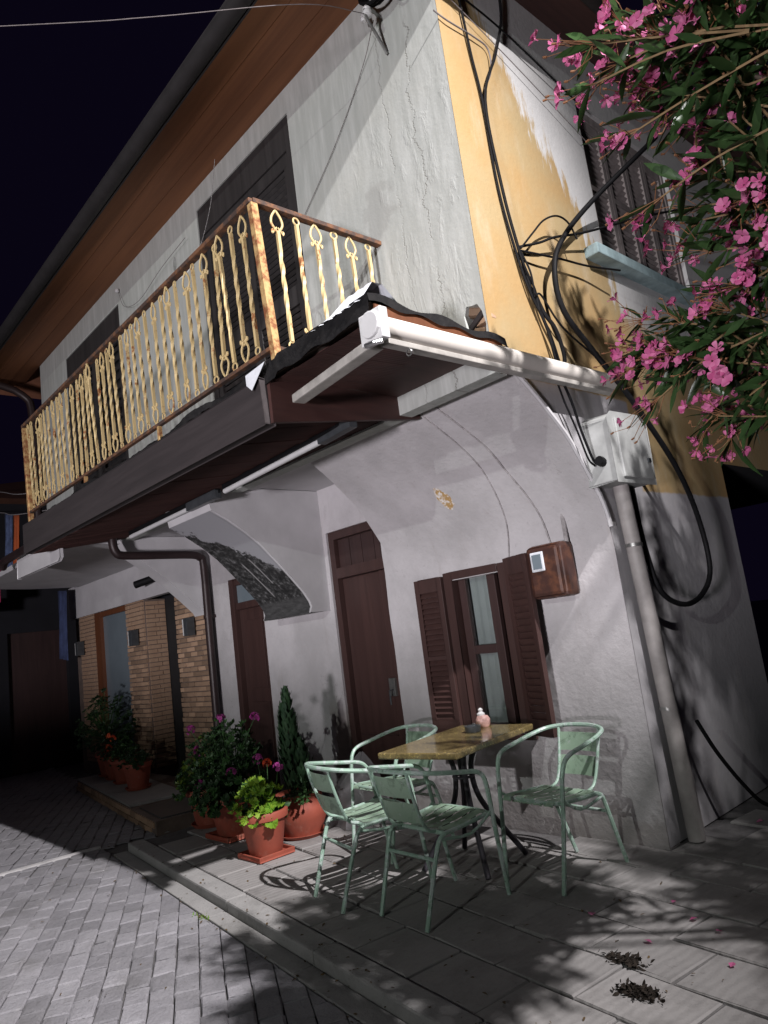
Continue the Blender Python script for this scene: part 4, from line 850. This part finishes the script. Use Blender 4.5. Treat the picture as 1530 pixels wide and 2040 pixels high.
part('bowl', MB().lathe([(.045,.0),(.048,.004),(.050,.036),(.044,.038),(.040,.012),(.001,.010)], (-3.03, 3.33, .699), 20), 'charcoal', at, smooth=True)
for k in range(3): part('rest_notch', MB().box((-3.03+.046*cos(k*2.1)-.006, 3.33+.046*sin(k*2.1)-.006, .737), (-3.03+.046*cos(k*2.1)+.006, 3.33+.046*sin(k*2.1)+.006, .743)), 'steel', at)
fg = thing('sugar_pot', (-3.09, 3.50, .698), 'small pink and white pot with a knob beside the ashtray', 'pot')
M['pink'] = simple('pink_white_glaze', (.62, .38, .34), .4, sc=30, var=.45)
part('jar', MB().lathe([(.034,0),(.044,.02),(.046,.045),(.034,.066),(.02,.07)], (-3.09, 3.50, .699), 16), 'pink', fg, smooth=True)
part('lid', MB().lathe([(.024,.07),(.026,.08),(.012,.092),(.016,.105),(.006,.115)], (-3.10, 3.50, .699), 14), 'plastic_white', fg, smooth=True)
# crumpled clear plastic sheet at the wall
pb = MB(); nU, nV = 22, 14
for j in range(nV+1):
    t_ = j/nV; r_ = .27*(1-t_**1.5)*.9+.05*(1-t_)+.012
    for k in range(nU):
        a = 2*pi*k/nU; f_ = 1+.16*sin(5*a+t_*6)+.10*sin(9*a-t_*4)+rnd.uniform(-.05, .05)
        pb.v.append((-4.50+r_*1.1*f_*cos(a)+.14*t_, 3.52+r_*.75*f_*sin(a), .004+.50*t_+rnd.uniform(-.006, .006)*(j > 0)))
pb.f = [(j*nU+k, j*nU+(k+1) % nU, (j+1)*nU+(k+1) % nU, (j+1)*nU+k) for j in range(nV) for k in range(nU)]
tag(part('plastic_bag', pb, 'poly', None, smooth=50, fix=False), 'crumpled clear plastic sheeting heaped by the brown door', 'plastic sheet')

# ------------------------------------------------------------------ PLANTS
def leaf_mesh(name, L, W, mat, droop=.12, fold=.25, seg=4, rnd_tip=False):
    mb = MB(); prof_ = [(t/seg) for t in range(seg+1)]
    for t in prof_:
        w_ = W/2*(sin(pi*min(1, t*.96+.03))**(.8 if rnd_tip else 1.0)); z = -droop*L*t*t
        mb.v += [(-w_, L*t, z+fold*w_), (0, L*t, z), (w_, L*t, z+fold*w_)]
    for j in range(seg): mb.f += [(3*j, 3*j+1, 3*j+4, 3*j+3), (3*j+1, 3*j+2, 3*j+5, 3*j+4)]
    return mb.mesh(name, mat, 80, fix=False)
def frame_mat(p, d, upv=Vector((0, 0, 1)), s=1.0, spin=0.0):
    d = Vector(d).normalized(); x_ = d.cross(upv)
    if x_.length < 1e-3: x_ = Vector((1, 0, 0))
    x_.normalize(); z_ = x_.cross(d)
    R = Matrix((x_, d, z_)).transposed() @ Matrix.Rotation(spin, 3, 'Y')
    M4 = (R*s).to_4x4(); M4.translation = p; return M4
def put(name, me, parent, M4):
    o = bpy.data.objects.new(name, me); COL.objects.link(o); o.parent = parent
    q = M4.copy(); q.translation = M4.translation-wloc(parent); o.matrix_basis = q; return o
def bake(mb, me, M4): mb.add([M4 @ v.co for v in me.vertices], [tuple(f.vertices) for f in me.polygons])
rv = lambda s=1.0: Vector((rnd.gauss(0, s), rnd.gauss(0, s), rnd.gauss(0, s)))
OL = thing('oleander', (.55, 3.3, 0), 'large pink flowering oleander overhanging the yellow side of the house', 'tree')
lm_ = [leaf_mesh('leaf', .128, .027, 'oleander_leaf', .10), leaf_mesh('leaf', .150, .029, 'oleander_leaf', .22), leaf_mesh('leaf', .105, .025, 'oleander_leaf', .03)]
def bloom_mesh(name, mat, r, n=5, cup=.35, wide=.95):
    mb = MB()
    for k in range(n):
        a = 2*pi*k/n; ca, sa = cos(a), sin(a); o = len(mb.v)
        for t, w_, z in ((.12, .10, 0), (.55, .42*wide, cup*.45), (.85, .50*wide, cup*.62), (1.0, .26*wide, cup*.60)):
            for q in (-1, 0, 1): 
                rr_ = r*t; ww = r*w_*q; tw = .10*r*q*t
                mb.v.append((ca*rr_-sa*ww, r*z+tw-abs(q)*.03*r, sa*rr_+ca*ww))
        for j in range(3): mb.f += [(o+3*j, o+3*j+1, o+3*j+4, o+3*j+3), (o+3*j+1, o+3*j+2, o+3*j+5, o+3*j+4)]
    mb.tube([(0, -.55*r, 0), (0, .05*r, 0)], .09*r, 5, caps=False)
    return mb.mesh(name, mat, 80, fix=False)
bm_o = [bloom_mesh('blossom', 'oleander_bloom', .025), bloom_mesh('blossom', 'oleander_bloom', .023, cup=.7), bloom_mesh('blossom', 'oleander_bloom', .021, cup=1.1, wide=.7)]
e1 = Vector((.68, .73, 0)); e2 = Vector((0, 0, 1)); e3 = Vector((-.73, .68, 0))
leaves, blooms = [], []; stalks = MB(); twigs = MB()
def spray(tip, d, nw, bl, L0=.34):
    d = Vector(d).normalized(); tip = Vector(tip); bend = rv(.05)
    base = tip - d*L0 + Vector((0, 0, -.03)); midp = (tip+base)/2+bend*.5
    twigs.tube([base, midp, tip], .0028, 4, sub=3, rs=[.0042, .0035, .0025], caps=False)
    for j in range(nw):
        t_ = .25+.75*j/max(1, nw-1); q = base.lerp(midp, t_*2) if t_ < .5 else midp.lerp(tip, t_*2-1)
        a0 = rnd.uniform(0, 6.28); s1 = d.orthogonal().normalized(); s2 = d.cross(s1)
        for k in range(3):
            a = a0+k*2.094+rnd.gauss(0, .25); side = s1*cos(a)+s2*sin(a); op = rnd.uniform(.45, 1.25)*(1.25-.5*t_)
            ld = d*cos(op)+side*sin(op)+Vector((0, 0, rnd.uniform(-.25, .08)))
            leaves.append(frame_mat(q, ld, Vector((0, 0, 1))+rv(.35), rnd.uniform(.7, 1.12), rnd.gauss(0, .4)))
    if bl:
        top = tip+d*.05
        for k in range(bl):
            q = top+rv(.030)+d*rnd.uniform(-.02, .05); stalks.tube([tip-d*.03, tip.lerp(q, .5)+rv(.008), q], .0014, 4, caps=False)
            blooms.append(frame_mat(q, (q-tip+rv(.03)+Vector((0, -.02, .01))), rv(1), rnd.uniform(.8, 1.15)))
        for k in range(bl):                                          # spent stalks and buds
            q = top+rv(.045)+d*.02; stalks.tube([tip, tip.lerp(q, .6)+rv(.01), q], .0013, 4, caps=False); stalks.tube([q, q+d*.012], .0035, 5)
HUB = Vector((.25, 3.05, 2.0))
def cloud(c, ra, rb, rc, n, bl=.5, out=True):
    c = Vector(c)
    for k in range(n):
        while True:
            a, b, cc = rnd.uniform(-1, 1), rnd.uniform(-1, 1), rnd.uniform(-1, 1)
            if a*a+b*b+cc*cc < 1: break
        tip = c+e1*(a*ra)+e2*(b*rb)+e3*(cc*rc); d = (tip-HUB).normalized()*.8+(tip-c).normalized()*.5+rv(.22)+Vector((0, 0, .1))
        spray(tip, d, rnd.randint(4, 7), rnd.randint(4, 8) if rnd.random() < bl else 0, rnd.uniform(.25, .42))
# seen from the street corner
cloud((-.56, 2.06, 2.88), .24, .24, .24, 23, 1.0)
cloud((-.66, 1.95, 2.92), .16, .16, .12, 8, 1.0)
cloud((-.62, 2.18, 2.54), .18, .22, .25, 14, .85)
cloud((-.66, 2.28, 2.33), .17, .18, .25, 10, .8)
cloud((-.86, 2.47, 2.15), .27, .13, .28, 19, .55)
cloud((-.98, 2.45, 2.20), .16, .10, .18, 6, .8)
cloud((-.78, 2.58, 1.98), .24, .10, .2, 8, .5)
for tip, d in (((-.82, 1.78, 2.80), (-.8, -.2, .1)), ((-.80, 1.80, 2.93), (-.8, -.3, .3)), ((-.76, 1.86, 2.87), (-.8, -.2, .2)), ((-.78, 1.88, 2.66), (-.9, -.1, -.1)), ((-.78, 1.95, 2.47), (-.8, 0, -.1)), ((-1.05, 2.32, 2.30), (-.9, .1, .1)), ((-1.14, 2.37, 2.16), (-1, .1, -.1)), ((-1.10, 2.42, 2.04), (-.9, 0, -.3)), ((-.98, 2.5, 1.92), (-.5, .1, -.5)), ((-.93, 2.55, 1.86), (-.4, .1, -.6))):
    spray(tip, d, 4, 5, .4)
# the rest of the bush, beyond the right edge: it shades the corner of the house and the paving
def clumps(c, ra, rb, rc, n, per=8, r=.17):
    c = Vector(c)
    for k in range(n):
        while True:
            a, b, cc = rnd.uniform(-1, 1), rnd.uniform(-1, 1), rnd.uniform(-1, 1)
            if a*a+b*b+cc*cc < 1: break
        q = c+Vector((a*ra, b*rb, cc*rc))
        for j in range(per): t_ = q+rv(r*.55); spray(t_, (t_-q)*3+(q-HUB).normalized()*.5+rv(.2), rnd.randint(4, 7), 4 if rnd.random() < .15 else 0, .28)
clumps((-.12, 1.92, 3.0), .42, .26, .30, 7)
clumps((.50, 3.15, 3.0), .55, .45, .45, 11)
clumps((.05, 3.20, 3.95), .40, .35, .50, 4)
clumps((-.16, 2.42, 3.25), .36, .32, .22, 8)
clumps((.15, 3.95, 3.8), .50, .60, .65, 9)
clumps((-.35, 3.40, 4.50), .22, .30, .25, 4, 7, .15)
clumps((-.40, 2.80, 4.15), .15, .15, .15, 2, 5, .13)
clumps((.30, 2.95, 2.2), .45, .40, .40, 4)
clumps((1.0, 2.9, 3.9), .5, .5, .5, 4)
vis = []
for M4 in leaves:
    zz = inview(M4.translation, .03); vis.append((zz if zz is not None else 99, M4))
vis.sort(key=lambda t: t[0]); fol = MB()
for k, (zz, M4) in enumerate(vis):
    me = lm_[k % 3]
    if k < 290 and zz < 90: put('leaf', me, OL, M4)
    else: bake(fol, me, M4)
tag(part('foliage', fol, 'oleander_leaf', OL, smooth=80, fix=False), None, None, None, 'stuff')
vis = sorted(((inview(M4.translation, .03) or 99, k) for k, M4 in enumerate(blooms))); fol = MB()
for n_, (zz, k) in enumerate(vis):
    if n_ < 280 and zz < 90: put('blossom', bm_o[k % 3], OL, blooms[k])
    else: bake(fol, bm_o[k % 3], blooms[k])
tag(part('far_blossoms', fol, 'oleander_bloom', OL, smooth=80, fix=False), None, None, None, 'stuff')
tag(part('flower_stalks', stalks, 'stalk', OL, fix=False), None, None, None, 'stuff')
tag(part('twigs', twigs, 'twig', OL, smooth=80, fix=False), None, None, None, 'stuff')
part('trunk', MB().tube([(.62, 3.35, -.02), (.55, 3.3, .6), (.42, 3.2, 1.3), (.25, 3.05, 2.0)], .05, 10, sub=4, rs=[.065, .05, .04, .03]), 'bark', OL, smooth=True)
for q in ((-.1, 2.5, 2.5, -.5, 2.1, 2.75), (.0, 2.9, 2.3, -.6, 2.45, 2.1), (.1, 3.3, 2.6, -.1, 3.9, 3.0), (.3, 2.6, 2.7, .2, 2.2, 3.2), (.5, 2.7, 2.8, .9, 2.3, 3.5), (.15, 2.8, 2.5, -.55, 2.25, 2.4)):
    part('branch', MB().tube([HUB, Vector(q[:3]), Vector(q[3:])], .014, 7, sub=5, rs=[.024, .016, .010, .006]), 'bark', OL, smooth=True)
# ---- potted plants on the sidewalk
def geranium_leaf(r):                                               # round scalloped blade with a notch at the stalk
    mb = MB(); mb.v.append((0, r*.75, -.006)); n_ = 20
    for k in range(n_):
        a = -pi/2+2*pi*(k+.5)/n_; q = r*(1.0 if k % 2 else .88)*(1.0 if 0 < k < n_-1 else .72)
        mb.v.append((q*cos(a), r+q*sin(a), .010*(1 if k % 2 else -.4)+.006*sin(k*.9)))
    mb.f = [(0, 1+k, 1+(k+1) % n_) for k in range(n_-1)]
    return mb.mesh('leaf', 'green_leaf', 80, fix=False)
ger = geranium_leaf(.033)
def with_mat(me, mat, name): m2 = me.copy(); m2.name = name; m2.materials.clear(); m2.materials.append(M[mat]); return m2
ger_l = {k: with_mat(ger, k, 'leaf') for k in ('lime_leaf', 'green_leaf', 'yellow_green_leaf', 'dark_leaf')}
gb = {k: bloom_mesh('floret', k, .016) for k in ('magenta_bloom', 'orange_bloom')}
def pot_parts(t, x, y, z, r, h, square=False, style='rim'):
    part('pot', MB().lathe([(r*.66, .018), (r*.70, .03), (r*.92, h*.80), (r*.94, h*.82), (r*1.04, h*.83), (r*1.06, h*.97), (r*1.02, h), (r*.93, h), (r*.88, h*.9), (.002, h*.9)] if style == 'rim' else
        [(r*.74, .018), (r*.80, .06*h/.3), (r*.98, h*.45), (r*1.0, h*.72), (r*.86, h*.84), (r*.84, h*.96), (r*.92, h), (r*.84, h), (r*.78, h*.88), (.002, h*.88)], (x, y, z), 32), 'pot', t, smooth=50)
    part('soil', MB().lathe([(r*.86, h*.905), (.002, h*.93)], (x, y, z), 20), 'soil', t)
    if square:
        a = r*.86; part('saucer', MB().box((x-a, y-a, z), (x+a, y+a, z+.012)).box((x-a, y-a, z+.012), (x-a+.012, y+a, z+.035)).box((x+a-.012, y-a, z+.012), (x+a, y+a, z+.035)).box((x-a+.012, y-a, z+.012), (x+a-.012, y-a+.012, z+.035)).box((x-a+.012, y+a-.012, z+.012), (x+a-.012, y+a, z+.035)), 'pot', t, bevel=.003)
    else: part('saucer', MB().lathe([(r*.78, 0), (r*.92, .028), (r*.89, .030), (r*.76, .010), (.002, .010)], (x, y, z), 28), 'pot', t, smooth=40)
def bushy(t, c, rx, rz, n, mats, single=0, s=1.0, stems=None):
    """leaves on short stalks through a dome-shaped volume; the largest ones are parts, the others one mesh"""
    c = Vector(c); st_ = MB(); jn = {}
    for k in range(n):
        a = rnd.uniform(0, 6.28); e = math.acos(rnd.uniform(-.15, 1)); rr_ = rnd.uniform(.45, 1)**.6
        d = Vector((cos(a)*sin(e)*rx, sin(a)*sin(e)*rx, cos(e)*rz)); q = c+d*rr_
        st_.tube([c+Vector((rnd.gauss(0, .02), rnd.gauss(0, .02), 0)), c.lerp(q, .6)+Vector((0, 0, .02)), q], .0022, 4, caps=False)
        nd = (d.normalized()*.7+Vector((0, -.35, .75))+rv(.35)).normalized()              # blade faces up and out
        tn = nd.cross(rv(1)).normalized(); M4 = frame_mat(q-tn*.03*s, tn, nd, rnd.uniform(.7, 1.15)*s)
        mt_ = rnd.choice(mats)
        if k < single: put('leaf', ger_l[mt_], t, M4)
        else: bake(jn.setdefault(mt_, MB()), ger_l[mt_], M4)
    for mt_, mb in jn.items(): tag(part('foliage', mb, mt_, t, smooth=80, fix=False), None, None, None, 'stuff')
    part('stems', st_, 'green_leaf', t, fix=False)
def umbel(t, c, mat, n=9, r=.035, root=None):
    c = Vector(c); mb = MB()
    for k in range(n):
        d = (rv(1)+Vector((0, 0, .8))).normalized(); bake(mb, gb[mat], frame_mat(c+d*r*.8, d, rv(1), rnd.uniform(.8, 1.2)))
    tag(part('flower_head', mb, mat, t, smooth=80, fix=False), None, None, None, 'stuff')
    if root: part('flower_stalk', MB().tube([root, (Vector(root)+c)/2+rv(.01), c], .003, 5, sub=3), 'green_leaf', t, smooth=True)
t = thing('potted_geranium', (-4.43, 2.67, .003), 'big terracotta pot with bright lime geranium leaves and square saucer', 'potted plant', 'terracotta pots of geraniums by the wall')
pot_parts(t, -4.43, 2.67, .003, .160, .29, True)
bushy(t, (-4.43, 2.65, .27), .18, .25, 78, ['lime_leaf']*3+['green_leaf'], 78, 1.2)
umbel(t, (-4.55, 2.74, .60), 'magenta_bloom', 10, .04, (-4.47, 2.7, .28)); umbel(t, (-4.43, 2.74, .58), 'orange_bloom', 9, .032, (-4.43, 2.7, .28)); umbel(t, (-4.36, 2.78, .55), 'magenta_bloom', 9, .035, (-4.40, 2.7, .28))
t = thing('potted_cypress', (-4.58, 3.08, .003), 'urn-shaped terracotta pot holding a dark upright little cypress and small trailing leaves', 'potted plant')
pot_parts(t, -4.58, 3.08, .003, .19, .30, False, 'urn')
bushy(t, (-4.42, 3.02, .29), .13, .12, 40, ['green_leaf'], 0, .55)
cy = MB(); cl = leaf_mesh('scale_spray', .075, .030, 'conifer_leaf', -.2, .2, 3)
for (x0, y0, h0, w0, n_) in ((-4.66, 3.10, .72, .085, 620), (-4.78, 3.14, .62, .06, 330), (-4.53, 3.10, .36, .07, 220)):
    for k in range(n_):
        t_ = rnd.random()**.85; r_ = w0*(sin(pi*min(1, .12+t_*.88))**.7)*(1-.35*t_)*rnd.uniform(.5, 1.05); a = rnd.uniform(0, 6.28)
        bake(cy, cl, frame_mat((x0+r_*cos(a), y0+r_*sin(a), .27+h0*t_), (cos(a)*.55, sin(a)*.55, 1.0+rnd.gauss(0, .15)), Vector((-cos(a), -sin(a), .3)), rnd.uniform(.6, 1.1)))
tag(part('foliage', cy, 'conifer_leaf', t, smooth=80, fix=False), None, None, None, 'stuff')
part('trunk', MB().tube([(-4.66, 3.10, .25), (-4.66, 3.10, .85)], .012, 6).tube([(-4.78, 3.14, .25), (-4.78, 3.14, .75)], .009, 6), 'bark', t)
t = thing('potted_geranium', (-5.14, 2.86, .003), 'tall dark leafy geranium with magenta flowers in a shaded terracotta pot', 'potted plant', 'terracotta pots of geraniums by the wall')
pot_parts(t, -5.14, 2.86, .003, .20, .30, True); bushy(t, (-5.14, 2.84, .30), .30, .58, 340, ['green_leaf', 'dark_leaf'], 60, 1.15)
for q in ((-5.20, 2.62, .42), (-4.98, 2.72, .88), (-4.86, 2.70, .50), (-4.80, 2.9, .86), (-5.4, 2.68, .80)): umbel(t, q, 'magenta_bloom', 11, .042, (-5.14, 2.84, .33))
t = thing('potted_geranium', (-5.68, 2.94, .003), 'terracotta pot with yellow green trailing leaves between two darker pots', 'potted plant', 'terracotta pots of geraniums by the wall')
pot_parts(t, -5.68, 2.94, .003, .18, .30); bushy(t, (-5.68, 2.90, .29), .24, .28, 150, ['yellow_green_leaf', 'green_leaf'], 30, 1.0); umbel(t, (-5.52, 2.80, .62), 'magenta_bloom', 12, .05, (-5.64, 2.9, .33))
t = thing('potted_geranium', (-6.02, 3.25, -.08), 'terracotta pot with a tall green plant at the corner of the brick step', 'potted plant', 'terracotta pots of geraniums by the wall')
pot_parts(t, -5.93, 3.12, -.02, .17, .29); bushy(t, (-5.93, 3.10, .27), .26, .48, 170, ['green_leaf', 'green_leaf', 'yellow_green_leaf'], 0, 1.0)
dim = []
for k, (x_, y_, mt_, hh, lab) in enumerate(((-7.78, 3.22, 'dark_leaf', .16, 'dim terracotta pot with dark low plant at the right of three on the step'), (-8.42, 3.34, 'green_leaf', .28, 'dim terracotta pot with orange flowers, middle of three on the step'), (-8.86, 3.42, 'dark_leaf', .20, 'dim terracotta pot at the left of three on the step'))):
    t = thing('potted_plant', (x_, y_, .074), lab, 'potted plant', 'dim pots standing on the brick step'); pot_parts(t, x_, y_, .074, .15, .27)
    bushy(t, (x_, y_, .32), .20, hh, 60, [mt_], 0, .9)
    if k == 1:
        for q in ((-8.50, 3.22, .60), (-8.36, 3.20, .58), (-8.44, 3.18, .48)): umbel(t, q, 'orange_bloom', 9, .04)
t = thing('potted_bush', (-9.25, 3.50, .074), 'dark unlit bush in a pot in front of the shop window', 'potted plant'); pot_parts(t, -9.25, 3.50, .074, .17, .28)
bushy(t, (-9.25, 3.48, .5), .38, .62, 220, ['dark_leaf'], 0, 1.1)
# weed, fallen petals, withered clumps
M['dead'] = simple('dry_leaf_bits', (.10, .065, .03), .95, sc=30, var=.6)
dsc = leaf_mesh('bit', .03, .014, 'dead', .3)
wd = MB()
for k in range(26): bake(wd, lm_[2], frame_mat((-3.98+rnd.gauss(0, .035), 1.955+rnd.gauss(0, .012), -.07), (rnd.gauss(0, .5), rnd.gauss(0, .5), .8), rv(1), rnd.uniform(.2, .4)))
tag(part('weed', wd, 'lime_leaf', None, fix=False), 'small green weed in the joint beside the kerb', 'weed')
pe = MB().add([(-.014, 0, .003), (0, -.012, .006), (.015, 0, .004), (.004, .014, .010), (-.008, .010, .007)], [(0, 1, 2), (0, 2, 3), (0, 3, 4)]).mesh('fallen_petal', 'oleander_bloom', fix=False)
pl_ = ['pink petal just above the dark withered clump on the pale paving', 'pink petal farthest right, at the edge of a light patch', 'pink petal between the right chair and the frame edge', 'pink petal in the shade behind the withered clump', 'pink petal right of the nearest withered clump', 'pink petal in the dark by the conduit foot', 'pink petal nearest the right chair']
for k, (x_, y_) in enumerate(((-1.72, 2.74), (-1.53, 2.96), (-1.81, 3.15), (-1.66, 3.02), (-1.38, 2.72), (-1.91, 4.42), (-2.05, 2.86))):
    o = link('fallen_petal', pe, None, (x_, y_, .004), (rnd.gauss(0, .2), rnd.gauss(0, .2), rnd.uniform(0, 6)), rnd.uniform(.9, 1.5)); tag(o, pl_[k], 'petal', 'fallen petals on the sidewalk')
for (x_, y_, n_, lab) in ((-1.71, 2.55, 46, 'dark clump of withered leaves with a pink petal on the pale paving'), (-1.56, 2.37, 60, 'dark clump of withered leaves nearest the bottom edge')):
    mb = MB()
    for k in range(n_*5): bake(mb, dsc, frame_mat((x_+rnd.gauss(0, .038), y_+rnd.gauss(0, .018), .004+.014*rnd.random()), (rnd.gauss(0, 1), rnd.gauss(0, 1), rnd.uniform(-.05, .35)), rv(1), rnd.uniform(.4, 1.0)))
    tag(part('leaf_litter', mb, 'soil', None, fix=False), lab, 'leaf litter')
db = MB()
for k in range(420):
    a_ = rnd.uniform(-.9, 5.2); b_ = rnd.choice((rnd.gauss(.02, .03), rnd.gauss(-.12, .015), rnd.uniform(-1.0, 1.5), rnd.uniform(.1, 1.6)))
    q = KF+kd*a_+kn*b_
    if q.y > 3.78: continue
    zt = .006 if b_ > .13 else (-.048 if b_ < 0 else .008)
    bake(db, dsc, frame_mat((q.x, q.y, zt), (rnd.gauss(0, 1), rnd.gauss(0, 1), rnd.uniform(0, .15)), Vector((0, 0, 1))+rv(.2), rnd.uniform(.25, .9)))
tag(part('leaf_crumbs', db, 'dead', None, fix=False), 'dry leaf crumbs and grit lying along the kerb and joints', 'litter', None, 'stuff')
# ---- far left: washing, neighbour's house
NB = thing('neighbour_house', (-14, 5, -.09), 'unlit neighbouring house lost in the dark at the far left', 'house')
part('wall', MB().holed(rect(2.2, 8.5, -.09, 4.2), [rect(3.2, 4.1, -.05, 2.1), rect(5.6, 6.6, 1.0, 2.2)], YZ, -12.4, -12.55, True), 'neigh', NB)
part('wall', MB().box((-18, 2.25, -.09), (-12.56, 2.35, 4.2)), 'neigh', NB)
part('door', MB().box((-12.54, 3.2, -.08), (-12.5, 4.1, 2.1)), 'dark_door_wood', NB); part('window', MB().box((-12.54, 5.6, 1.0), (-12.5, 6.6, 2.2)), 'misty', NB)
part('roof', MB().add([(-12.0, 1.8, 4.2), (-12.0, 8.9, 4.2), (-18.4, 8.9, 4.2), (-18.4, 1.8, 4.2), (-15, 5, 5.4)], [(0, 1, 4), (1, 2, 4), (2, 3, 4), (3, 0, 4), (3, 2, 1, 0)]), 'roof_tile', NB)
M['c_blue'] = simple('blue_striped_cloth', (.11, .15, .28), .95, sc=9, var=.6); M['c_orange'] = simple('orange_cloth', (.55, .12, .035), .95, sc=3, var=.1); M['c_pink'] = simple('magenta_cloth', (.42, .025, .10), .95, sc=3, var=.1); M['c_navy'] = simple('navy_cloth', (.05, .07, .16), .95, sc=6, var=.4); M['c_mint'] = simple('pale_mint_cloth', (.42, .55, .52), .95, sc=3, var=.1)
def cloth(pts_top, drop, mat, lab, y=3.0, grp='washing hung at the far left'):
    (x0, z0), (x1, z1) = pts_top; mb = MB(); n_ = 10
    for j in range(6):
        for k in range(n_+1):
            t_ = k/n_; mb.v.append((x0+(x1-x0)*t_, y+.025*sin(k*1.7+j*.3)*(.3+j*.15)-.04*j*.1, z0+(z1-z0)*t_-drop*j/5))
    for j in range(5):
        for k in range(n_): mb.f.append((j*(n_+1)+k, j*(n_+1)+k+1, (j+1)*(n_+1)+k+1, (j+1)*(n_+1)+k))
    o = part('hanging_cloth', mb, mat, None, smooth=80, fix=False); tag(o, lab, 'laundry', grp); sd = o.modifiers.new('thickness', 'SOLIDIFY'); sd.thickness = .004
cloth(((-11.05, 3.72), (-10.75, 3.66)), .72, 'c_orange', 'orange cloth at the right end of the washing line')
cloth(((-11.50, 3.84), (-11.07, 3.74)), .85, 'c_blue', 'blue and grey striped cloth on the washing line')
cloth(((-12.0, 3.20), (-11.38, 3.12)), .62, 'c_pink', 'magenta cloth hanging low under the striped one', 2.9)
cloth(((-12.1, 2.62), (-11.6, 2.55)), .20, 'c_mint', 'pale mint cloth at the lower left below the magenta one', 2.85)
cloth(((-11.18, 2.60), (-10.78, 2.55)), 1.0, 'c_navy', 'dim blue curtain hanging beside the white board', 3.6)
cable('wire', [(-12.35, 3.0, 4.05), (-11.5, 3.0, 3.85), (-10.9, 3.0, 3.70), (-9.35, 3.3, 3.5)], .006, 'washing line with coloured cloths at the far left', 'white_wire', cat='wire')
cable('wire', [(-12.35, 3.0, 4.4), (-11.5, 3.0, 4.17), (-10.58, 3.0, 3.93), (-9.35, 3.3, 3.78)], .006, 'empty upper washing line at the far left', 'white_wire', cat='wire')
